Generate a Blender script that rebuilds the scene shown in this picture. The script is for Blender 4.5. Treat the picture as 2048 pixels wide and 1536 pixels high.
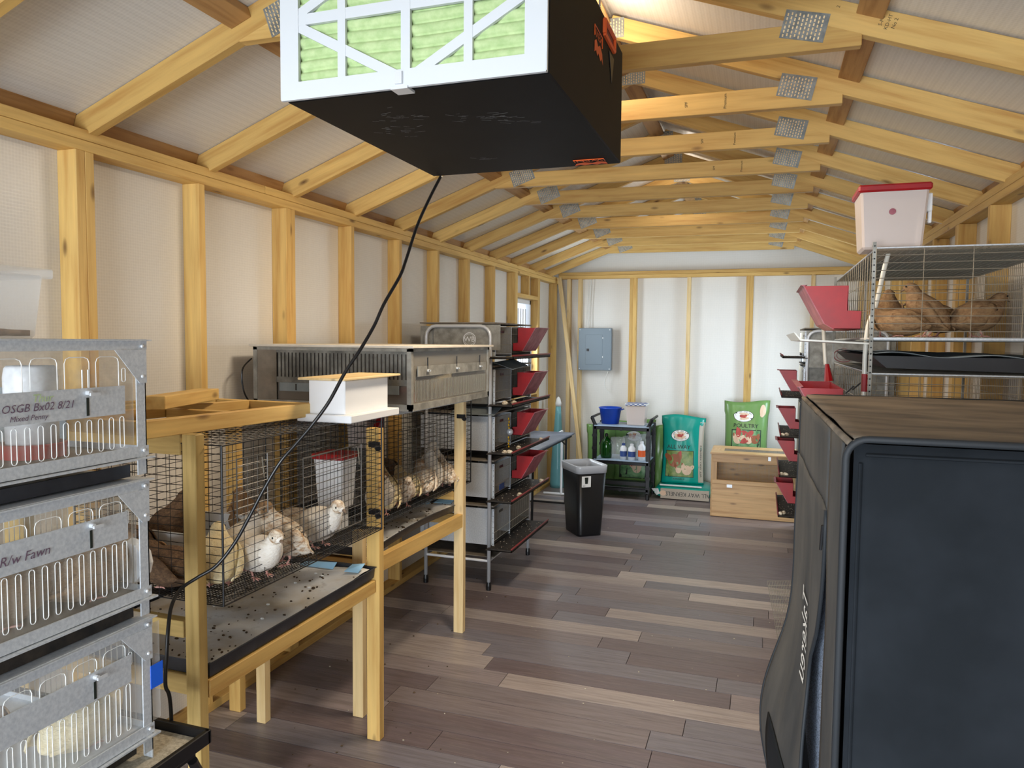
import bpy, bmesh, math, random
from mathutils import Vector, Matrix, noise
random.seed(7)
S = bpy.context.scene
COL = S.collection
for o in list(bpy.data.objects): bpy.data.objects.remove(o)

# ------------------------------------------------------------ camera, world, light, exposure
F, YAW, PIT, ROL, EYE = 1467.0, 0.329, 0.0602, 0.0088, 1.70
fw = Vector((-math.sin(YAW)*math.cos(PIT), math.cos(YAW)*math.cos(PIT), -math.sin(PIT)))
r0 = Vector((math.cos(YAW), math.sin(YAW), 0)); u0 = r0.cross(fw)
rt = r0*math.cos(ROL)+u0*math.sin(ROL); up = -r0*math.sin(ROL)+u0*math.cos(ROL)
cam = bpy.data.cameras.new('camera'); camo = bpy.data.objects.new('camera', cam); COL.objects.link(camo)
camo.matrix_world = Matrix(((rt.x, up.x, -fw.x, 0), (rt.y, up.y, -fw.y, 0), (rt.z, up.z, -fw.z, EYE), (0, 0, 0, 1)))
cam.sensor_width = 36; cam.lens = F/2048*36; cam.clip_start = 0.05
S.camera = camo
W = bpy.data.worlds.new('world'); S.world = W; W.use_nodes = True
wn = W.node_tree.nodes; bg = wn['Background']
bg.inputs[0].default_value = (0.72, 0.84, 1.0, 1); bg.inputs[1].default_value = 1.6
def area(name, loc, target, sx, sy, power, col, spread=180):
    l = bpy.data.lights.new(name, 'AREA'); l.shape = 'RECTANGLE'; l.size = sx; l.size_y = sy
    l.energy = power; l.color = col; l.spread = math.radians(spread)
    o = bpy.data.objects.new(name, l); COL.objects.link(o); o.location = loc
    o.rotation_euler = (Vector(target)-Vector(loc)).to_track_quat('-Z', 'Y').to_euler()
    return o
area('daylight_through_door', (-0.9, -4.2, 1.5), (-0.9, 4, 1.0), 4.2, 2.8, 660, (0.86, 0.93, 1.0))
area('daylight_right_window', (1.00, 7.45, 1.55), (-2.0, 6.2, 0.9), 0.85, 0.95, 34, (0.68, 0.84, 1.0))
area('daylight_left_window', (-2.36, 7.3, 1.75), (0.8, 7.4, 0.9), 0.5, 0.9, 20, (0.84, 0.93, 1.0))
def bulb(name, loc, power, col, r=0.05):
    l = bpy.data.lights.new(name, 'POINT'); l.energy = power; l.color = col; l.shadow_soft_size = r
    o = bpy.data.objects.new(name, l); COL.objects.link(o); o.location = loc
area('overhead_fill', (-0.80, 3.0, 2.62), (-0.70, 3.05, 0.0), 0.5, 0.3, 26, (1.0, 0.84, 0.64))  # added unseen fill facing down, lifts floor and walls without burning the ties
bulb('near_ridge_bulb', (-0.68, 3.0, 2.93), 6, (1.0, 0.85, 0.68), 0.08)
area('far_overhead_fill', (-0.75, 5.9, 2.64), (-0.75, 5.9, 0.0), 0.5, 0.3, 6, (0.90, 0.95, 1.0))  # second added fill, unseen, no fixture at the far end
bulb('far_ridge_bulb', (-0.68, 6.0, 2.93), 3, (1.0, 0.88, 0.74), 0.08)
S.view_settings.view_transform = 'Standard'; S.view_settings.look = 'None'
S.view_settings.gamma = 1; S.view_settings.use_curve_mapping = False
S.view_settings.exposure = 0.28

# ------------------------------------------------------------ materials
def lin(c):
    return tuple((x/255/12.92 if x/255 <= 0.04045 else ((x/255+0.055)/1.055)**2.4) for x in c)+(1,)
MATS = {}
def node(nt, typ, **k):
    n = nt.nodes.new(typ)
    for a, b in k.items(): setattr(n, a, b)
    return n
def base(name, col, rough=0.5, metal=0.0, **k):
    m = bpy.data.materials.new(name); m.use_nodes = True; nt = m.node_tree
    b = nt.nodes['Principled BSDF']
    b.inputs['Base Color'].default_value = lin(col); b.inputs['Roughness'].default_value = rough
    b.inputs['Metallic'].default_value = metal
    for a, v in k.items(): b.inputs[a.replace('_', ' ')].default_value = v
    MATS[name] = m
    return m, nt, b
def coords(nt, scale, rand=True):
    tc = node(nt, 'ShaderNodeTexCoord'); mp = node(nt, 'ShaderNodeMapping'); mp.inputs['Scale'].default_value = scale
    nt.links.new(tc.outputs['Object'], mp.inputs['Vector'])
    if rand:
        oi = node(nt, 'ShaderNodeObjectInfo'); ml = node(nt, 'ShaderNodeMath', operation='MULTIPLY'); ml.inputs[1].default_value = 37.0
        nt.links.new(oi.outputs['Random'], ml.inputs[0])
        cb = node(nt, 'ShaderNodeCombineXYZ')
        for i in range(3): nt.links.new(ml.outputs[0], cb.inputs[i])
        nt.links.new(cb.outputs[0], mp.inputs['Location'])
    return mp.outputs[0]
def ramp(nt, src, stops):
    r = node(nt, 'ShaderNodeValToRGB'); e = r.color_ramp.elements
    while len(e) < len(stops): e.new(0.5)
    for i, (p, c) in enumerate(stops): e[i].position = p; e[i].color = lin(c)
    nt.links.new(src, r.inputs[0]); return r.outputs[0]
def noisetex(nt, vec, scale, detail=3, rough=0.5):
    n = node(nt, 'ShaderNodeTexNoise'); n.inputs['Scale'].default_value = scale; n.inputs['Detail'].default_value = detail
    n.inputs['Roughness'].default_value = rough; nt.links.new(vec, n.inputs['Vector']); return n.outputs[0]
def mixc(nt, a, b, fac, mode='MIX'):
    m = node(nt, 'ShaderNodeMix', data_type='RGBA', blend_type=mode)
    for s, i in ((fac, 0), (a, 6), (b, 7)):
        if isinstance(s, (int, float, tuple)): m.inputs[i].default_value = s
        else: nt.links.new(s, m.inputs[i])
    return m.outputs[2]
def bump(nt, b, h, strength, dist=0.01):
    n = node(nt, 'ShaderNodeBump'); n.inputs['Strength'].default_value = strength; n.inputs['Distance'].default_value = dist
    nt.links.new(h, n.inputs['Height']); nt.links.new(n.outputs[0], b.inputs['Normal'])
def mottled(name, c1, c2, scale=8, rough=0.5, metal=0.0, bmp=0.0, stretch=(1, 1, 1), lo=0.35, hi=0.65, **k):
    m, nt, b = base(name, c1, rough, metal, **k)
    v = coords(nt, stretch, False); n = noisetex(nt, v, scale, 5, 0.6)
    nt.links.new(ramp(nt, n, [(lo, c1), (hi, c2)]), b.inputs['Base Color'])
    if bmp: bump(nt, b, n, bmp, 0.004)
    return m
def wood(name, c1, c2, cd, knots=True, rough=0.6):
    m, nt, b = base(name, c1, rough)
    v = coords(nt, (1.6, 22, 22)); n = noisetex(nt, v, 1.6, 5, 0.55)
    col = ramp(nt, n, [(0.3, c2), (0.52, c1), (0.72, tuple(min(255, int(x*1.06)) for x in c1))])
    v3 = coords(nt, (0.7, 34, 34)); w = noisetex(nt, v3, 1.3, 2, 0.4)
    col = mixc(nt, col, lin(cd), ramp(nt, w, [(0.58, (0, 0, 0)), (0.63, (95, 95, 95)), (0.68, (0, 0, 0))]))
    if knots:
        v2 = coords(nt, (3.2, 9, 9)); vo = node(nt, 'ShaderNodeTexVoronoi'); vo.inputs['Scale'].default_value = 1.0
        nt.links.new(v2, vo.inputs['Vector'])
        k = ramp(nt, vo.outputs['Distance'], [(0.0, (255, 255, 255)), (0.07, (200, 200, 200)), (0.13, (60, 60, 60)), (0.22, (0, 0, 0))])
        col = mixc(nt, col, lin((92, 55, 24)), k)
    oi = node(nt, 'ShaderNodeObjectInfo')
    tint = ramp(nt, oi.outputs['Random'], [(0, (226, 220, 210)), (1, (255, 255, 255))])
    col = mixc(nt, col, tint, 1.0, 'MULTIPLY')
    nt.links.new(col, b.inputs['Base Color']); bump(nt, b, n, 0.15, 0.002)
    return m
wood('pine', (224, 186, 112), (206, 160, 88), (172, 122, 62))
wood('pine_pale', (236, 210, 158), (222, 188, 130), (200, 160, 110))
wood('pine_treated', (204, 174, 108), (172, 144, 80), (140, 118, 66))
wood('pine_osb', (196, 152, 98), (160, 114, 66), (112, 76, 42))
wood('pine_stained', (212, 172, 118), (192, 146, 92), (124, 74, 40), True, 0.4)
def insulation(name, col):
    m, nt, b = base(name, col, 0.32, 0.0, Specular_IOR_Level=0.55)
    tc = node(nt, 'ShaderNodeTexCoord')
    vo = node(nt, 'ShaderNodeTexVoronoi'); vo.feature = 'F1'; vo.inputs['Scale'].default_value = 85; vo.inputs['Randomness'].default_value = 0.12
    nt.links.new(tc.outputs['Object'], vo.inputs['Vector'])
    r = ramp(nt, vo.outputs['Distance'], [(0.2, (255, 255, 255)), (0.75, (0, 0, 0))])
    n2 = noisetex(nt, tc.outputs['Object'], 2.2, 2)
    n = node(nt, 'ShaderNodeBump'); n.inputs['Strength'].default_value = 0.25; n.inputs['Distance'].default_value = 0.02
    nt.links.new(n2, n.inputs['Height'])
    bb = node(nt, 'ShaderNodeBump'); bb.inputs['Strength'].default_value = 0.09; bb.inputs['Distance'].default_value = 0.003
    nt.links.new(r, bb.inputs['Height']); nt.links.new(n.outputs[0], bb.inputs['Normal']); nt.links.new(bb.outputs[0], b.inputs['Normal'])
    nt.links.new(mixc(nt, lin(col), lin(tuple(int(c*0.94) for c in col)), r), b.inputs['Base Color'])
    return m
insulation('foil_white', (230, 227, 220))
m, nt, b = base('plank', (140, 120, 105), 0.38)
oi = node(nt, 'ShaderNodeObjectInfo')
bc = ramp(nt, oi.outputs['Random'], [(0.0, (113, 99, 101)), (0.22, (132, 120, 120)), (0.42, (126, 120, 126)), (0.6, (150, 137, 136)), (0.76, (171, 158, 152)), (0.9, (193, 180, 172)), (1.0, (138, 131, 140))])
nt.nodes[-1].color_ramp.interpolation = 'CONSTANT'
g1 = noisetex(nt, coords(nt, (1.6, 30, 1)), 2.2, 6, 0.65)
g2 = noisetex(nt, coords(nt, (3.5, 90, 1)), 2.5, 4, 0.6)
g3 = noisetex(nt, coords(nt, (0.9, 7, 1)), 1.5, 3, 0.6)
c = mixc(nt, bc, lin((70, 58, 52)), ramp(nt, g1, [(0.42, (0, 0, 0)), (0.72, (190, 190, 190))]))
c = mixc(nt, c, lin((198, 184, 166)), ramp(nt, g2, [(0.52, (0, 0, 0)), (0.75, (130, 130, 130))]))
c = mixc(nt, c, lin((110, 112, 118)), ramp(nt, g3, [(0.45, (0, 0, 0)), (0.7, (110, 110, 110))]))
nt.links.new(c, b.inputs['Base Color']); bump(nt, b, g2, 0.12, 0.002)
base('gap_dark', (46, 38, 34), 0.9)
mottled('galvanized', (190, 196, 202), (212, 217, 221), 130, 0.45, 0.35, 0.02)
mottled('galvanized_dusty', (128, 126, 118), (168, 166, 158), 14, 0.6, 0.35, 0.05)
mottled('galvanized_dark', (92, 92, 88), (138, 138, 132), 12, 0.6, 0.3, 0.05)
mottled('truss_plate', (128, 134, 134), (166, 170, 168), 30, 0.45, 0.6)
base('chrome', (218, 222, 226), 0.35, 0.35)
base('wire_bright', (186, 180, 166), 0.35, 0.75)
base('wire_lit_grey', (104, 101, 96), 0.4, 0.4)  # black wire painted lighter, grey highlight put into the door colour
base('wire_black', (26, 26, 27), 0.4, 0.2)
mottled('black_matte', (30, 31, 34), (40, 40, 43), 6, 0.55)
mottled('black_case', (11, 11, 12), (17, 17, 18), 7, 0.6, Specular_IOR_Level=0.18)
mottled('scuff', (130, 132, 132), (66, 66, 68), 40, 0.7)
base('black_plastic', (14, 15, 18), 0.38)
mottled('black_tray', (34, 36, 42), (50, 52, 58), 12, 0.45, 0.0, 0.05)
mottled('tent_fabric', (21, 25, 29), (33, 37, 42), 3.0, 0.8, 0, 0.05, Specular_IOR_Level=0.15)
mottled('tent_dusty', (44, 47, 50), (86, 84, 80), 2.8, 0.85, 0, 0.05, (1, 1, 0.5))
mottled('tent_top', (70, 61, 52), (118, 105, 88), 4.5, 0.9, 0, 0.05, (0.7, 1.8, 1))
base('seam', (30, 34, 38), 0.7)
m, nt, b = base('tent_mesh', (20, 26, 36), 0.8)
vo = node(nt, 'ShaderNodeTexVoronoi'); vo.inputs['Scale'].default_value = 230; nt.links.new(coords(nt, (1, 1, 1), False), vo.inputs['Vector'])
nt.links.new(ramp(nt, vo.outputs['Distance'], [(0.3, (18, 24, 34)), (0.55, (176, 190, 212))]), b.inputs['Base Color'])
base('orange', (226, 96, 40), 0.5)
base('white_frame', (196, 200, 203), 0.45)
mottled('filter_green', (156, 180, 124), (180, 198, 146), 40, 0.95, 0, 0.4)
mottled('red_plastic', (164, 12, 20), (142, 12, 22), 10, 0.42)
mottled('red_dusty', (178, 108, 116), (140, 66, 80), 14, 0.5)
base('maroon', (118, 44, 44), 0.5)
base('white_plastic', (236, 238, 240), 0.35)
base('milky', (228, 214, 206), 0.3, 0.0, Transmission_Weight=0.35, Subsurface_Weight=0.0)
def glassy(name, col, alpha, rough=0.08):
    m, nt, b = base(name, col, rough); b.inputs['Alpha'].default_value = alpha
    b.inputs['Specular IOR Level'].default_value = 0.6
    return m
glassy('clear_plastic', (220, 222, 222), 0.28)
m = glassy('hazy_plastic', (186, 180, 168), 0.42, 0.3)
nt = m.node_tree; b = nt.nodes['Principled BSDF']
n = noisetex(nt, coords(nt, (1, 1, 1), False), 9, 5, 0.65)
mr = node(nt, 'ShaderNodeMapRange'); mr.inputs['From Min'].default_value = 0.3; mr.inputs['From Max'].default_value = 0.75
mr.inputs['To Min'].default_value = 0.10; mr.inputs['To Max'].default_value = 0.5
nt.links.new(n, mr.inputs[0]); nt.links.new(mr.outputs[0], b.inputs['Alpha'])
glassy('light_haze', (172, 166, 154), 0.34, 0.3)
glassy('smoky_plastic', (124, 116, 106), 0.62, 0.35)
glassy('edge_plastic', (238, 240, 238), 0.9, 0.2)
glassy('window_glass', (240, 248, 255), 0.10, 0.03)
glassy('bag_film', (240, 244, 246), 0.25, 0.1)
glassy('jug_teal', (120, 190, 200), 0.75, 0.2)
base('tube_clear', (216, 212, 200), 0.25)
base('blue_tape', (20, 92, 214), 0.5)
base('blue_tub', (12, 62, 168), 0.35)
base('cart_shelf', (150, 168, 186), 0.4)
base('green_glass', (20, 92, 24), 0.1, 0.0, Transmission_Weight=0.4)
base('bag_teal', (0, 148, 132), 0.28)
base('bag_green', (108, 146, 82), 0.28)
base('bag_tan', (176, 164, 146), 0.35)
base('print_dark', (26, 34, 28), 0.5)
base('print_white', (236, 236, 232), 0.5)
base('print_red', (178, 68, 60), 0.5)
base('print_brown', (150, 84, 48), 0.5)
base('print_cream', (222, 190, 160), 0.5)
mottled('print_grass', (84, 118, 46), (140, 150, 80), 22, 0.4)
mottled('print_meadow', (70, 122, 74), (134, 176, 120), 18, 0.4)
base('print_blue', (52, 78, 140), 0.5)
base('yellow', (226, 176, 30), 0.5)
base('panel_grey', (112, 126, 136), 0.45, 0.1)
base('cable_white', (220, 220, 214), 0.5)
base('cable_black', (16, 16, 17), 0.35)
mottled('table_grey', (78, 86, 100), (112, 118, 130), 4, 0.5)
base('dark_metal', (34, 34, 36), 0.45, 0.3)
base('bin_liner', (186, 190, 196), 0.3)
base('ink', (64, 58, 40), 0.7)
base('ink_purple', (96, 74, 92), 0.7)
m, nt, b = base('liner_pad', (196, 208, 220), 0.7)
n1 = noisetex(nt, coords(nt, (1, 1, 1), False), 3.2, 4, 0.6); n2 = noisetex(nt, coords(nt, (1, 1, 1), False), 26, 4, 0.6)
c = ramp(nt, n1, [(0.36, (204, 194, 174)), (0.52, (226, 226, 224)), (0.7, (232, 238, 244))])
c = mixc(nt, c, lin((96, 78, 56)), ramp(nt, n2, [(0.6, (0, 0, 0)), (0.72, (150, 150, 150))]))
nt.links.new(c, b.inputs['Base Color']); bump(nt, b, n1, 0.5, 0.02)
base('liner_blue', (150, 196, 226), 0.6)
mottled('droppings', (44, 34, 24), (96, 76, 52), 60, 0.9)
mottled('dirty_black', (24, 22, 20), (56, 48, 40), 24, 0.8, 0, 0.1)
mottled('board_grey', (104, 96, 84), (140, 130, 116), 7, 0.8)
mottled('roof_board', (206, 198, 182), (226, 218, 204), 5, 0.6)
mottled('sheet_grey', (108, 118, 122), (140, 148, 150), 6, 0.6)
mottled('egg', (232, 218, 190), (120, 92, 60), 70, 0.5, lo=0.52, hi=0.66)
mottled('sand', (120, 96, 70), (170, 140, 108), 30, 0.9)
mottled('mesh_beige', (150, 140, 120), (196, 186, 164), 120, 0.8)
def feathers(name, c1, c2, c3, sc=16, lo=0.40, hi=0.66):
    m, nt, b = base(name, c1, 0.85)
    v = coords(nt, (1.0, 1.4, 1.4)); n = noisetex(nt, v, sc*2.6, 4, 0.65); n2 = noisetex(nt, coords(nt, (0.5, 1.2, 2.2)), sc*5.5, 3, 0.6)
    c = mixc(nt, ramp(nt, n, [(lo, c1), (hi, c2)]), lin(c3), ramp(nt, n2, [(0.52, (0, 0, 0)), (0.72, (140, 140, 140))]))
    nt.links.new(c, b.inputs['Base Color']); bump(nt, b, n2, 0.8, 0.005)
feathers('feather_white', (238, 230, 216), (244, 238, 228), (206, 184, 152))
feathers('feather_white_spot', (236, 226, 208), (176, 142, 106), (120, 88, 60), 18, 0.42, 0.64)
feathers('feather_cream', (232, 214, 168), (240, 226, 186), (150, 118, 76))
feathers('feather_brown', (84, 62, 44), (122, 94, 66), (44, 32, 24), 22)
feathers('feather_tan', (166, 134, 98), (132, 100, 68), (216, 190, 150), 24)
feathers('feather_buff', (150, 118, 82), (116, 84, 54), (186, 156, 118), 16)
feathers('feather_head', (128, 84, 50), (168, 122, 80), (70, 44, 28), 30)
base('skin_pink', (226, 170, 156), 0.5)
base('beak', (110, 88, 68), 0.5)
base('eye_black', (8, 8, 8), 0.1)
def MT(n): return MATS[n]

# ------------------------------------------------------------ object helpers
ORG = {}
def put(o, parent=None, label=None, cat=None, group=None, kind=None):
    COL.objects.link(o)
    if parent: o.parent = parent
    return tag(o, label, cat, group, kind)
def tag(o, label=None, cat=None, group=None, kind=None):
    if label: o['label'] = label
    if cat: o['category'] = cat
    if group: o['group'] = group
    if kind: o['kind'] = kind
    return o
def thing(name, label, cat, loc=(0, 0, 0), rotz=0.0, group=None, world=True):
    o = bpy.data.objects.new(name, None); o.empty_display_size = 0.05
    o.location = loc; o.rotation_euler = (0, 0, rotz)
    put(o, None, label, cat, group)
    ORG[o.name] = Vector(loc) if world else Vector((0, 0, 0))
    return o
def org(parent): return ORG.get(parent.name, Vector((0, 0, 0))) if parent else Vector((0, 0, 0))
class MB:
    def __init__(s): s.v = []; s.f = []
    def add(s, vs, fs):
        n = len(s.v); s.v += [Vector(p) for p in vs]; s.f += [tuple(i+n for i in f) for f in fs]; return s
    def box(s, a, b):
        x0, y0, z0 = (min(a[i], b[i]) for i in range(3)); x1, y1, z1 = (max(a[i], b[i]) for i in range(3))
        return s.add([(x0, y0, z0), (x1, y0, z0), (x1, y1, z0), (x0, y1, z0), (x0, y0, z1), (x1, y0, z1), (x1, y1, z1), (x0, y1, z1)],
                     [(0, 3, 2, 1), (4, 5, 6, 7), (0, 1, 5, 4), (1, 2, 6, 5), (2, 3, 7, 6), (3, 0, 4, 7)])
    def tube(s, pts, r, n=8, cap=True, rs=None):
        pts = [Vector(p) for p in pts]; rings = []; pr = None
        for i, p in enumerate(pts):
            t = (pts[min(i+1, len(pts)-1)]-pts[max(i-1, 0)]).normalized()
            if pr is None: pr = t.orthogonal().normalized()
            pr = (pr-t*pr.dot(t))
            pr = pr.normalized() if pr.length > 1e-6 else t.orthogonal().normalized()
            q = t.cross(pr); rr = rs[i] if rs else r
            rings.append([p+(pr*math.cos(2*math.pi*k/n+math.pi/4)+q*math.sin(2*math.pi*k/n+math.pi/4))*rr for k in range(n)])
        vs = [v for g in rings for v in g]; fs = []
        for i in range(len(pts)-1):
            for k in range(n):
                a = i*n+k; b2 = i*n+(k+1) % n; fs.append((a, b2, b2+n, a+n))
        if cap: fs += [tuple(range(n))[::-1], tuple(range((len(pts)-1)*n, len(pts)*n))]
        return s.add(vs, fs)
    def lathe(s, c, prof, n=20, cap=True):
        c = Vector(c); vs = []; fs = []
        for r, z in prof:
            vs += [c+Vector((r*math.cos(2*math.pi*k/n), r*math.sin(2*math.pi*k/n), z)) for k in range(n)]
        for i in range(len(prof)-1):
            for k in range(n):
                a = i*n+k; b2 = i*n+(k+1) % n; fs.append((a, b2, b2+n, a+n))
        if cap: fs += [tuple(range(n))[::-1], tuple(range((len(prof)-1)*n, len(prof)*n))]
        return s.add(vs, fs)
    def prism(s, poly, d):
        """poly: 3-D polygon, extruded by vector d"""
        n = len(poly); d = Vector(d); p = [Vector(q) for q in poly]
        fs = [tuple(range(n))[::-1], tuple(range(n, 2*n))]+[(i, (i+1) % n, (i+1) % n+n, i+n) for i in range(n)]
        return s.add(p+[q+d for q in p], fs)
    def taper(s, x0, x1, y0, y1, z0, z1, inset):
        """box whose bottom is inset on all sides"""
        i = inset
        return s.add([(x0+i, y0+i, z0), (x1-i, y0+i, z0), (x1-i, y1-i, z0), (x0+i, y1-i, z0), (x0, y0, z1), (x1, y0, z1), (x1, y1, z1), (x0, y1, z1)],
                     [(0, 3, 2, 1), (4, 5, 6, 7), (0, 1, 5, 4), (1, 2, 6, 5), (2, 3, 7, 6), (3, 0, 4, 7)])
    def ell(s, c, r, n=12, m=8):
        c = Vector(c); vs = [c+Vector((0, 0, -r[2]))]; fs = []
        for i in range(1, m):
            ph = -math.pi/2+math.pi*i/m
            vs += [c+Vector((r[0]*math.cos(ph)*math.cos(2*math.pi*k/n), r[1]*math.cos(ph)*math.sin(2*math.pi*k/n), r[2]*math.sin(ph))) for k in range(n)]
        vs.append(c+Vector((0, 0, r[2]))); L = len(vs)-1
        for k in range(n):
            fs.append((0, 1+(k+1) % n, 1+k)); fs.append((L, L-n+k, L-n+(k+1) % n))
            for i in range(m-2):
                a = 1+i*n+k; b2 = 1+i*n+(k+1) % n; fs.append((a, b2, b2+n, a+n))
        return s.add(vs, fs)
    def grid(s, o, ax, la, sa, bx, lb, sb, r, n=4):
        """wires: along ax every sb, along bx every sa"""
        o = Vector(o); ax = Vector(ax); bx = Vector(bx)
        k = 0
        while k*sa <= la+1e-6: s.tube([o+ax*k*sa, o+ax*k*sa+bx*lb], r, n, False); k += 1
        k = 0
        while k*sb <= lb+1e-6: s.tube([o+bx*k*sb, o+bx*k*sb+ax*la], r, n, False); k += 1
        return s
    def build(s, name, mat, parent=None, smooth=False, bev=0.0, sub=0, solid=0.0, **tg):
        off = org(parent); me = bpy.data.meshes.new(name)
        me.from_pydata([tuple(v-off) for v in s.v], [], s.f); me.validate()
        me.materials.append(MT(mat) if isinstance(mat, str) else mat)
        if bev:
            bm = bmesh.new(); bm.from_mesh(me)
            bmesh.ops.bevel(bm, geom=bm.edges[:], offset=bev, segments=1, affect='EDGES'); bm.to_mesh(me); bm.free()
        if smooth:
            for p in me.polygons: p.use_smooth = True
        o = bpy.data.objects.new(name, me); put(o, parent, **tg)
        if off.length: ORG[o.name] = off
        if solid: md = o.modifiers.new('solid', 'SOLIDIFY'); md.thickness = solid; md.offset = 0
        if sub: md = o.modifiers.new('sub', 'SUBSURF'); md.levels = sub; md.render_levels = sub
        return o
def bx(name, a, b, mat, parent=None, bev=0.0, **t): return MB().box(a, b).build(name, mat, parent, bev=bev, **t)
def board(name, a, b, w, t, mat='pine', parent=None, side=(0, 0, 1), bev=0.002, **tg):
    """lumber from a to b; w measured along 'side', t across; local X runs along the grain"""
    a = Vector(a); b = Vector(b); X = (b-a).normalized(); Z = Vector(side); Z = (Z-X*Z.dot(X)).normalized(); Y = Z.cross(X); L = (b-a).length
    me = bpy.data.meshes.new(name); q = MB().box((-L/2, -t/2, -w/2), (L/2, t/2, w/2))
    me.from_pydata([tuple(v) for v in q.v], [], q.f)
    if bev:
        bm = bmesh.new(); bm.from_mesh(me); bmesh.ops.bevel(bm, geom=bm.edges[:], offset=bev, segments=1, affect='EDGES'); bm.to_mesh(me); bm.free()
    me.materials.append(MT(mat)); o = bpy.data.objects.new(name, me)
    c = (a+b)/2-org(parent)
    o.matrix_local = Matrix(((X.x, Y.x, Z.x, c.x), (X.y, Y.y, Z.y, c.y), (X.z, Y.z, Z.z, c.z), (0, 0, 0, 1)))
    put(o, parent, **tg)
    return o
def text_mesh(txt, size, mat, spacing=1.0):
    cu = bpy.data.curves.new('t', 'FONT'); cu.body = txt; cu.size = size; cu.align_x = 'CENTER'; cu.align_y = 'CENTER'; cu.space_character = spacing
    cu.resolution_u = 2
    o = bpy.data.objects.new('t', cu); COL.objects.link(o)
    me = bpy.data.meshes.new_from_object(o.evaluated_get(bpy.context.evaluated_depsgraph_get()))
    vs = [v.co.copy() for v in me.vertices]; fs = [tuple(p.vertices) for p in me.polygons]
    bpy.data.objects.remove(o); bpy.data.meshes.remove(me); bpy.data.curves.remove(cu)
    return vs, fs
def text(name, txt, size, mat, parent, fn, spacing=1.0):
    vs, fs = text_mesh(txt, size, mat, spacing)
    return MB().add([fn(v.x, v.y) for v in vs], fs).build(name, mat, parent)
def flat(o, X, Y, sy=1.0, shear=0.0):
    o = Vector(o); X = Vector(X).normalized(); Y = Vector(Y).normalized()
    return lambda x, y: o+X*(x+y*shear)+Y*(y*sy)
def copy_tree(o, parent=None, **tg):
    c = o.copy(); COL.objects.link(c); c.parent = parent
    if parent is None:
        for k in ('label', 'category', 'group'):
            if k in tg: c[k] = tg[k]
    if o.name in ORG: ORG[c.name] = ORG[o.name]
    for ch in list(o.children): copy_tree(ch, c)
    return c

# ------------------------------------------------------------ room shell
XL, XR, YB, ZT, TH = -2.326, 1.01, 8.49, 2.441, 0.089
XLS, XRS, YBS = XL-TH, XR+TH, YB+TH      # sheathing planes
YF, CX, PITCH = -1.35, -0.68, 0.372
ZTB = 2.50
floor = bx('floor', (XLS-.05, YF, -0.06), (XRS+.05, YBS+.05, -0.012), 'gap_dark', kind='structure')
PW, PL, r = 0.155, 1.22, 0
y = YF; offs = 0.0
while y < YBS:
    x = XLS - random.uniform(0, PL)
    while x < XRS:
        a, b2 = max(x+.0006, XLS), min(x+PL-.0006, XRS)
        if b2-a > 0.03:
            q = MB(); w = PW-.0012
            L = b2-a
            q.add([(-L/2, -w/2, -.010), (L/2, -w/2, -.010), (L/2, w/2, -.010), (-L/2, w/2, -.010),
                   (-L/2+.001, -w/2+.001, 0), (L/2-.001, -w/2+.001, 0), (L/2-.001, w/2-.001, 0), (-L/2+.001, w/2-.001, 0)],
                  [(0, 3, 2, 1), (4, 5, 6, 7), (0, 1, 5, 4), (1, 2, 6, 5), (2, 3, 7, 6), (3, 0, 4, 7)])
            o = q.build('plank', 'plank', floor); o.location = ((a+b2)/2, y+PW/2, random.uniform(-.0004, 0))
        x += PL
    y += PW

def wall_panel(mb, a, b): mb.box(a, b)
# left wall sheet with a window opening
WY0, WY1, WZ0, WZ1 = 7.05, 7.62, 1.15, 2.12
mb = MB()
mb.box((XLS-.03, YF, 0), (XLS, WY0, ZT+.02)); mb.box((XLS-.03, WY1, 0), (XLS, YBS, ZT+.02))
mb.box((XLS-.03, WY0, 0), (XLS, WY1, WZ0)); mb.box((XLS-.03, WY0, WZ1), (XLS, WY1, ZT+.02))
wl = mb.build('wall_left', 'foil_white', kind='structure')
mb = MB(); RY0, RY1, RZ0, RZ1 = 7.0, 7.9, 1.05, 2.05
mb.box((XRS, YF, 0), (XRS+.03, RY0, ZT+.02)); mb.box((XRS, RY1, 0), (XRS+.03, YBS, ZT+.02))
mb.box((XRS, RY0, 0), (XRS+.03, RY1, RZ0)); mb.box((XRS, RY0, RZ1), (XRS+.03, RY1, ZT+.02))
wr = mb.build('wall_right', 'foil_white', kind='structure')
ridge = ZT+.09+PITCH*(CX-XL)+0.12
wb = MB().prism([(XLS, YBS, 1.285), (XRS, YBS, 1.285), (XRS, YBS, ZT+.12), (CX, YBS, ridge), (XLS, YBS, ZT+.12)], (0, .03, 0)).build('wall_back', 'foil_white', kind='structure')
MB().box((XLS, YBS-.004, 0.0), (XRS, YBS+.03, 1.30)).build('insulation_sheet', 'foil_white', wb)
wf = MB()
wf.box((XLS, YF-.03, 0), (-2.1, YF, 2.6)); wf.box((0.3, YF-.03, 0), (XRS, YF, 2.6)); wf.prism([(XLS, YF-.03, 2.05), (XRS, YF-.03, 2.05), (XRS, YF-.03, ZT+.12), (CX, YF-.03, ridge), (XLS, YF-.03, ZT+.12)], (0, .03, 0))
wf.build('wall_front', 'foil_white', kind='structure')

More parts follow.
